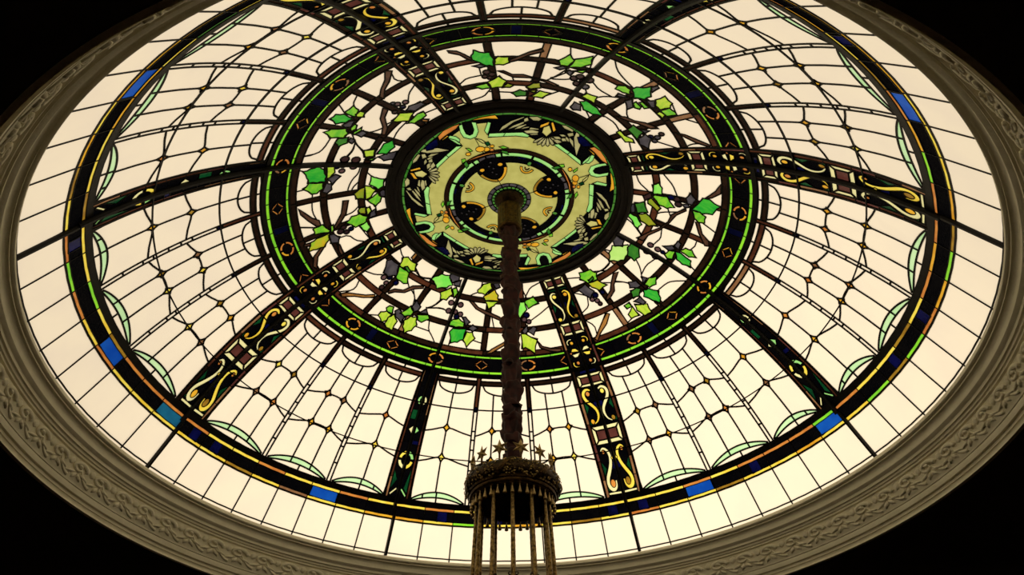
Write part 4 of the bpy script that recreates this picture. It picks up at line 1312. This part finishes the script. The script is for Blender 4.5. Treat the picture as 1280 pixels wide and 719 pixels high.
    it(ell(.126, 32, .0085, .007, 1.6, 4.7, 8) + ell(.126, 32, .0055, .0045, 4.7, 1.6, 8), 'amber_loop', 'orange')
    it(ell(.141, 32, .008, .006, 0, 2 * math.pi * 7 / 8, 7), 'green_pane', 'moss')
    # rosette at the centre
    for a, b in ((24, 28), (28, 32), (32, 36), (36, 40)):
        it(arcn(.0500, a + .1, b - .1, 32, 3) + arcn(.0605, b - .1, a + .1, 32, 3), 'ring_dash', 'slate')
    for i in range(6):
        a, b = 24 + 16 * i / 6 + .1, 24 + 16 * (i + 1) / 6 - .1
        it(arcn(.0405, a, b, 32, 2) + arcn(.0485, b, a, 32, 2), 'ring_dash', 'moss')
    # berries and leaves riding on the dark ring at n = 40, amber arc
    it(cv(M2C, [(466, 598), (478, 598), (512, 650), (540, 719), (546, 780), (534, 780), (526, 719), (498, 655)]), 'amber_arc', 'orange')
    for L, m in (([(390, 585), (440, 570), (472, 585), (420, 602)], 'leaf_dark'), ([(446, 560), (490, 556), (496, 580), (470, 584)], 'leaf_green'),
                 ([(562, 612), (602, 584), (600, 606), (570, 628)], 'leaf_green'), ([(640, 690), (694, 645), (680, 680), (650, 705)], 'straw')):
        it(cv(M2C, L), 'small_leaf', m)
    for L, m in (([(434, 158), (455, 125), (476, 118), (466, 150)], 'leaf_dark'), ([(488, 128), (505, 108), (512, 130), (492, 156)], 'leaf_green'),
                 ([(515, 52), (545, 38), (556, 56), (530, 66)], 'jade')):
        it(cv(M4C, L), 'small_leaf', m)
    def ball(C, x, y, r, m):
        it(cv(C, [(x + r * math.cos(2 * math.pi * i / 10), y + r * math.sin(2 * math.pi * i / 10)) for i in range(10)]), 'berry', m)
    ball(M4C, 484, 74, 12, 'orange'); ball(M4C, 514, 75, 12, 'gold'); ball(M2C, 540, 600, 17, 'gold')
    ball(M4C, 490, 46, 19, 'gold'); ball(M4C, 494, 16, 24, 'gold')
    # lead in the olive field
    lines.append([PL(.1822, 32), PL(.216, 32)]); lines.append([PL(.061, 32), PL(.112, 32)])
    lines.append([PL(.1822, 35.4), PL(.225, 35.6)]); lines.append([PL(.1822, 28.6), PL(.225, 28.4)])
    lines.append([PL(.205, 39.9), PL(.245, 39.9)]); lines.append([PL(.061, 36.5), PL(.085, 36.8)])
    lines.append(cv(M2C, [(560, 620), (610, 570), (660, 555)])); lines.append(cv(M4C, [(505, 70), (560, 45), (605, 55)]))
    nb = len(items)
    for idx in range(nb):
        pts, name, mat = items[idx]
        for k in range(4): p.shape(rot(pts, k), name, mat)
    for L in lines:
        for k in range(4): p.line(rot(L, k))
    b = Built(p, .0028, .006, 1.5e-5, flat=MED_Z, hin=.006)
    b.place('medallion', 'round olive glass medallion with four lotus flowers above the chandelier stem', 'medallion', None, th0)
medallion()

# ================================================================== CHANDELIER
def chandelier():
    zu = lambda z: EYE + U * z
    base = zu(.56)
    root = empty('chandelier', (-.0326, 0, base), 0, 'antique brass chandelier crown with stars and tassels on a wine-red cloth-wrapped stem', 'chandelier')
    root.rotation_euler = (0, .0068, 0)      # hangs a touch out of plumb
    Z = lambda z: zu(z) - base
    def lath(prof, name, mat, n=64, parent=root, closed=False):
        mb = MB(); mb.lathe([(r * U, Z(z)) for r, z in prof], n, closed)
        o = mb.build(name, mat, parent)
        o.data.set_sharp_from_angle(angle=math.radians(40))
        return o
    # canopy at the medallion, fluted brass collar
    lath([(.0005, 1.7600), (.040, 1.7600), (.041, 1.7560), (.037, 1.7480), (.026, 1.7400), (.018, 1.7340), (.018, 1.7280), (.0005, 1.7280)], 'ceiling_canopy', 'bronze')
    mb = MB(); n = 72
    prof = [(.020, 1.7330), (.0275, 1.7315), (.031, 1.7280), (.0318, 1.7230), (.0325, 1.7180), (.0325, 1.6520), (.0338, 1.6480), (.0338, 1.6420), (.030, 1.6370), (.020, 1.6360), (.0005, 1.6360)]
    v = []; f = []
    for k in range(n):
        a = 2 * math.pi * k / n
        for i, (r, z) in enumerate(prof):
            rr = r - (.0016 if (4 <= i <= 5 and k % 3 == 0) else 0)
            v.append((rr * U * math.cos(a), rr * U * math.sin(a), Z(z)))
    m = len(prof)
    for k in range(n):
        k2 = (k + 1) % n
        for i in range(m - 1): f.append((k * m + i, k * m + i + 1, k2 * m + i + 1, k2 * m + i))
    mb.add(v, f); mb.build('collar', 'dark_brass', root)
    # gathered cloth sleeve over the chain
    n = 40; K = 300
    v = []; f = []
    rnd = random.Random(5)
    z0, z1 = 1.645, .885
    gath = []
    z = z0
    while z > z1:
        step = rnd.uniform(.034, .058); gath.append((z, step, rnd.uniform(0, 6.28), rnd.uniform(.7, 1.25))); z -= step
    for i in range(K + 1):
        zz = z0 + (z1 - z0) * i / K
        g = [q for q in gath if q[0] >= zz][-1] if any(q[0] >= zz for q in gath) else gath[0]
        for k in range(n):
            a = 2 * math.pi * k / n
            # folds run in slanting turns round the chain
            w = (zz - z0) / .047 + a / (2 * math.pi) + .22 * math.sin(2 * a + g[2])
            t = w - math.floor(w)
            fold = (t ** .65 if t < .86 else (1 - t) / .14) * .0098 * g[3]
            fine = .0021 * math.sin(6 * a + 40 * zz + g[2]) + .0009 * math.sin(5 * a - 190 * zz + 2 * g[2]) + .0026 * math.sin(2 * a + 83 * zz + g[2])
            r = .0152 + fold + fine
            off = .0018 * math.sin(zz * 41), .0018 * math.cos(zz * 33)
            v.append(((r * math.cos(a) + off[0]) * U, (r * math.sin(a) + off[1]) * U, Z(zz - .004 * math.sin(a + g[2]))))
    for i in range(K):
        for k in range(n):
            k2 = (k + 1) % n
            f.append((i * n + k, (i + 1) * n + k, (i + 1) * n + k2, i * n + k2))
    obj('cloth_sleeve', mesh('cloth_sleeve', v, f, True), root, 'velvet')
    # wreath: fat ring packed with leaves and berries
    wr = MB()
    RM, rm, zm = .0795, .0250, .8690
    n1, n2 = 96, 20
    v = []; f = []
    for i in range(n1):
        a = 2 * math.pi * i / n1
        for j in range(n2):
            b = 2 * math.pi * j / n2
            rr = rm * .88
            v.append(((RM + rr * math.cos(b)) * U * math.cos(a), (RM + rr * math.cos(b)) * U * math.sin(a), Z(zm + rr * 1.06 * math.sin(b))))
    for i in range(n1):
        for j in range(n2):
            i2, j2 = (i + 1) % n1, (j + 1) % n2
            f.append((i * n2 + j, i2 * n2 + j, i2 * n2 + j2, i * n2 + j2))
    wr.add(v, f)
    wreath = wr.build('wreath', 'bronze', root)
    lm = MB()
    for i in range(1100):
        a = rnd.uniform(0, 2 * math.pi); b = rnd.uniform(-2.2, 2.0)
        rr = rm * .90
        c = Vector(((RM + rr * math.cos(b)) * math.cos(a), (RM + rr * math.cos(b)) * math.sin(a), zm + rr * 1.06 * math.sin(b)))
        nrm = Vector((math.cos(b) * math.cos(a), math.cos(b) * math.sin(a), math.sin(b)))
        t = Vector((-math.sin(a), math.cos(a), 0)); s_ = nrm.cross(t)
        ph = rnd.uniform(0, 6.28); d1 = t * math.cos(ph) + s_ * math.sin(ph); d2 = nrm.cross(d1)
        L = rnd.uniform(.0026, .0044); W = L * .62
        pts = [c - d1 * L, c + d2 * W + nrm * .0006, c + nrm * .0026, c - d2 * W + nrm * .0006, c + d1 * L + nrm * .0004]
        lm.add([(q.x * U, q.y * U, Z(q.z)) for q in pts], [(0, 1, 2), (0, 2, 3), (1, 4, 2), (2, 4, 3)])
    o = lm.build('wreath_leaves', 'brass', wreath, False); o['kind'] = 'stuff'
    # ribbons wound round the wreath
    v = []; f = []
    for k in range(25):
        b = -2.6 + 5.2 * k / 24
        for s_ in (-1, 1):
            a = b * .20 + s_ * .060
            rr = rm * 1.00
            v.append(((RM + rr * math.cos(b)) * U * math.cos(a), (RM + rr * math.cos(b)) * U * math.sin(a), (rr * 1.06 * math.sin(b)) * U))
        rr = rm * 1.05; a = b * .20
        v.append(((RM + rr * math.cos(b)) * U * math.cos(a), (RM + rr * math.cos(b)) * U * math.sin(a), (rr * 1.06 * math.sin(b)) * U))
    for k in range(24):
        q = k * 3
        f += [(q, q + 2, q + 5, q + 3), (q + 2, q + 1, q + 4, q + 5)]
    me = mesh('ribbon', v, f, True)
    for k in range(7):
        obj('ribbon', me, wreath, 'dark_brass', (0, 0, Z(zm)), (0, 0, 2 * math.pi * k / 7 - 1.76))
    # stars standing on the wreath
    st = MB()
    pts = []
    for i in range(12):
        r = .0205 if i % 2 == 0 else .0088
        a = math.pi / 2 + 2 * math.pi * i / 12
        pts.append((r * math.cos(a) * U, r * math.sin(a) * U))
    v = [(0, x, z) for x, z in pts] + [(.0060 * U, 0, 0), (-.0060 * U, 0, 0)]
    f = []
    for i in range(12):
        j = (i + 1) % 12
        f += [(i, j, 12), (j, i, 13)]
    me = mesh('star', v, f)
    stem = MB(); stem.tube([(0, 0, -.030 * U), (0, 0, -.008 * U)], .0022 * U, 8)
    sm = mesh('star_stem', stem.v, stem.f, True)
    for k in range(12):
        a = -math.pi / 2 + math.radians(30 * k + 12.5)
        r = .0860
        s_ = obj('star', me, root, 'gilt', (r * U * math.cos(a), r * U * math.sin(a), Z(.9190)), (0, 0, a))
        obj('star_stem', sm, s_, 'dark_brass')
    # moulded rim under the wreath with a dark soffit
    lath([(.0935, .8560), (.0955, .8520), (.0945, .8480), (.0915, .8470), (.0920, .8440), (.0905, .8405), (.0880, .8395), (.0870, .8360), (.0845, .8340),
          (.0800, .8360), (.0790, .8450), (.0790, .8560)], 'rim', 'dark_brass', 96, closed=True)
    lath([(.0005, .8450), (.0800, .8450), (.0800, .8520), (.0005, .8520)], 'soffit', 'bronze', 64)
    # drop tassels
    tz = [(0, .0005), (0.0014, .0010), (.0016, .0024), (.0010, .0036), (.0008, .0056), (.0012, .0068), (.0020, .0100), (.0040, .0195), (.0043, .0208), (.0036, .0218), (.0, .0220)]
    tm = MB(); tm.lathe([(r * U, -h * U) for r, h in tz], 10)
    me = mesh('tassel', tm.v, tm.f, True)
    for k in range(36):
        a = 2 * math.pi * k / 36
        obj('tassel', me, root, 'gilt', (.0862 * U * math.cos(a), .0862 * U * math.sin(a), Z(.8365)))
    # rods down to the lower ring
    for k in range(12):
        a = -math.pi / 2 + 2 * math.pi * k / 12
        mb = MB()
        pts = []; rad = []
        for i in range(41):
            t = i / 40
            z = .8450 + (.600 - .8450) * t
            r = .0745 + .0095 * t
            pts.append((r * U * math.cos(a), r * U * math.sin(a), Z(z)))
            rad.append((.0034 + .0014 * t + .00035 * (i % 2)) * U)
        mb.tube(pts, rad, 8)
        mb.build('rod', 'brass', root)
        mb = MB()
        sc = []
        for sg in (-1, 1):
            path = []
            for i in range(11):
                u = i / 10 * 4.4
                q = .0062 * (1 - i / 14)
                s_ = sg * (.0045 + q * math.sin(u)); h = .648 + q * (1 - math.cos(u)) * .9
                r = .0805
                path.append((r * U * math.cos(a) - s_ * U * math.sin(a), r * U * math.sin(a) + s_ * U * math.cos(a), Z(h)))
            mb.tube(path, [.0016 * U * (1 - i / 18) for i in range(11)], 6)
        mb.build('scroll', 'bronze', root)
    lath([(.078, .606), (.094, .606), (.100, .598), (.100, .586), (.094, .576), (.078, .574), (.074, .582), (.074, .598)], 'lower_ring', 'brass', 72, closed=True)
chandelier()
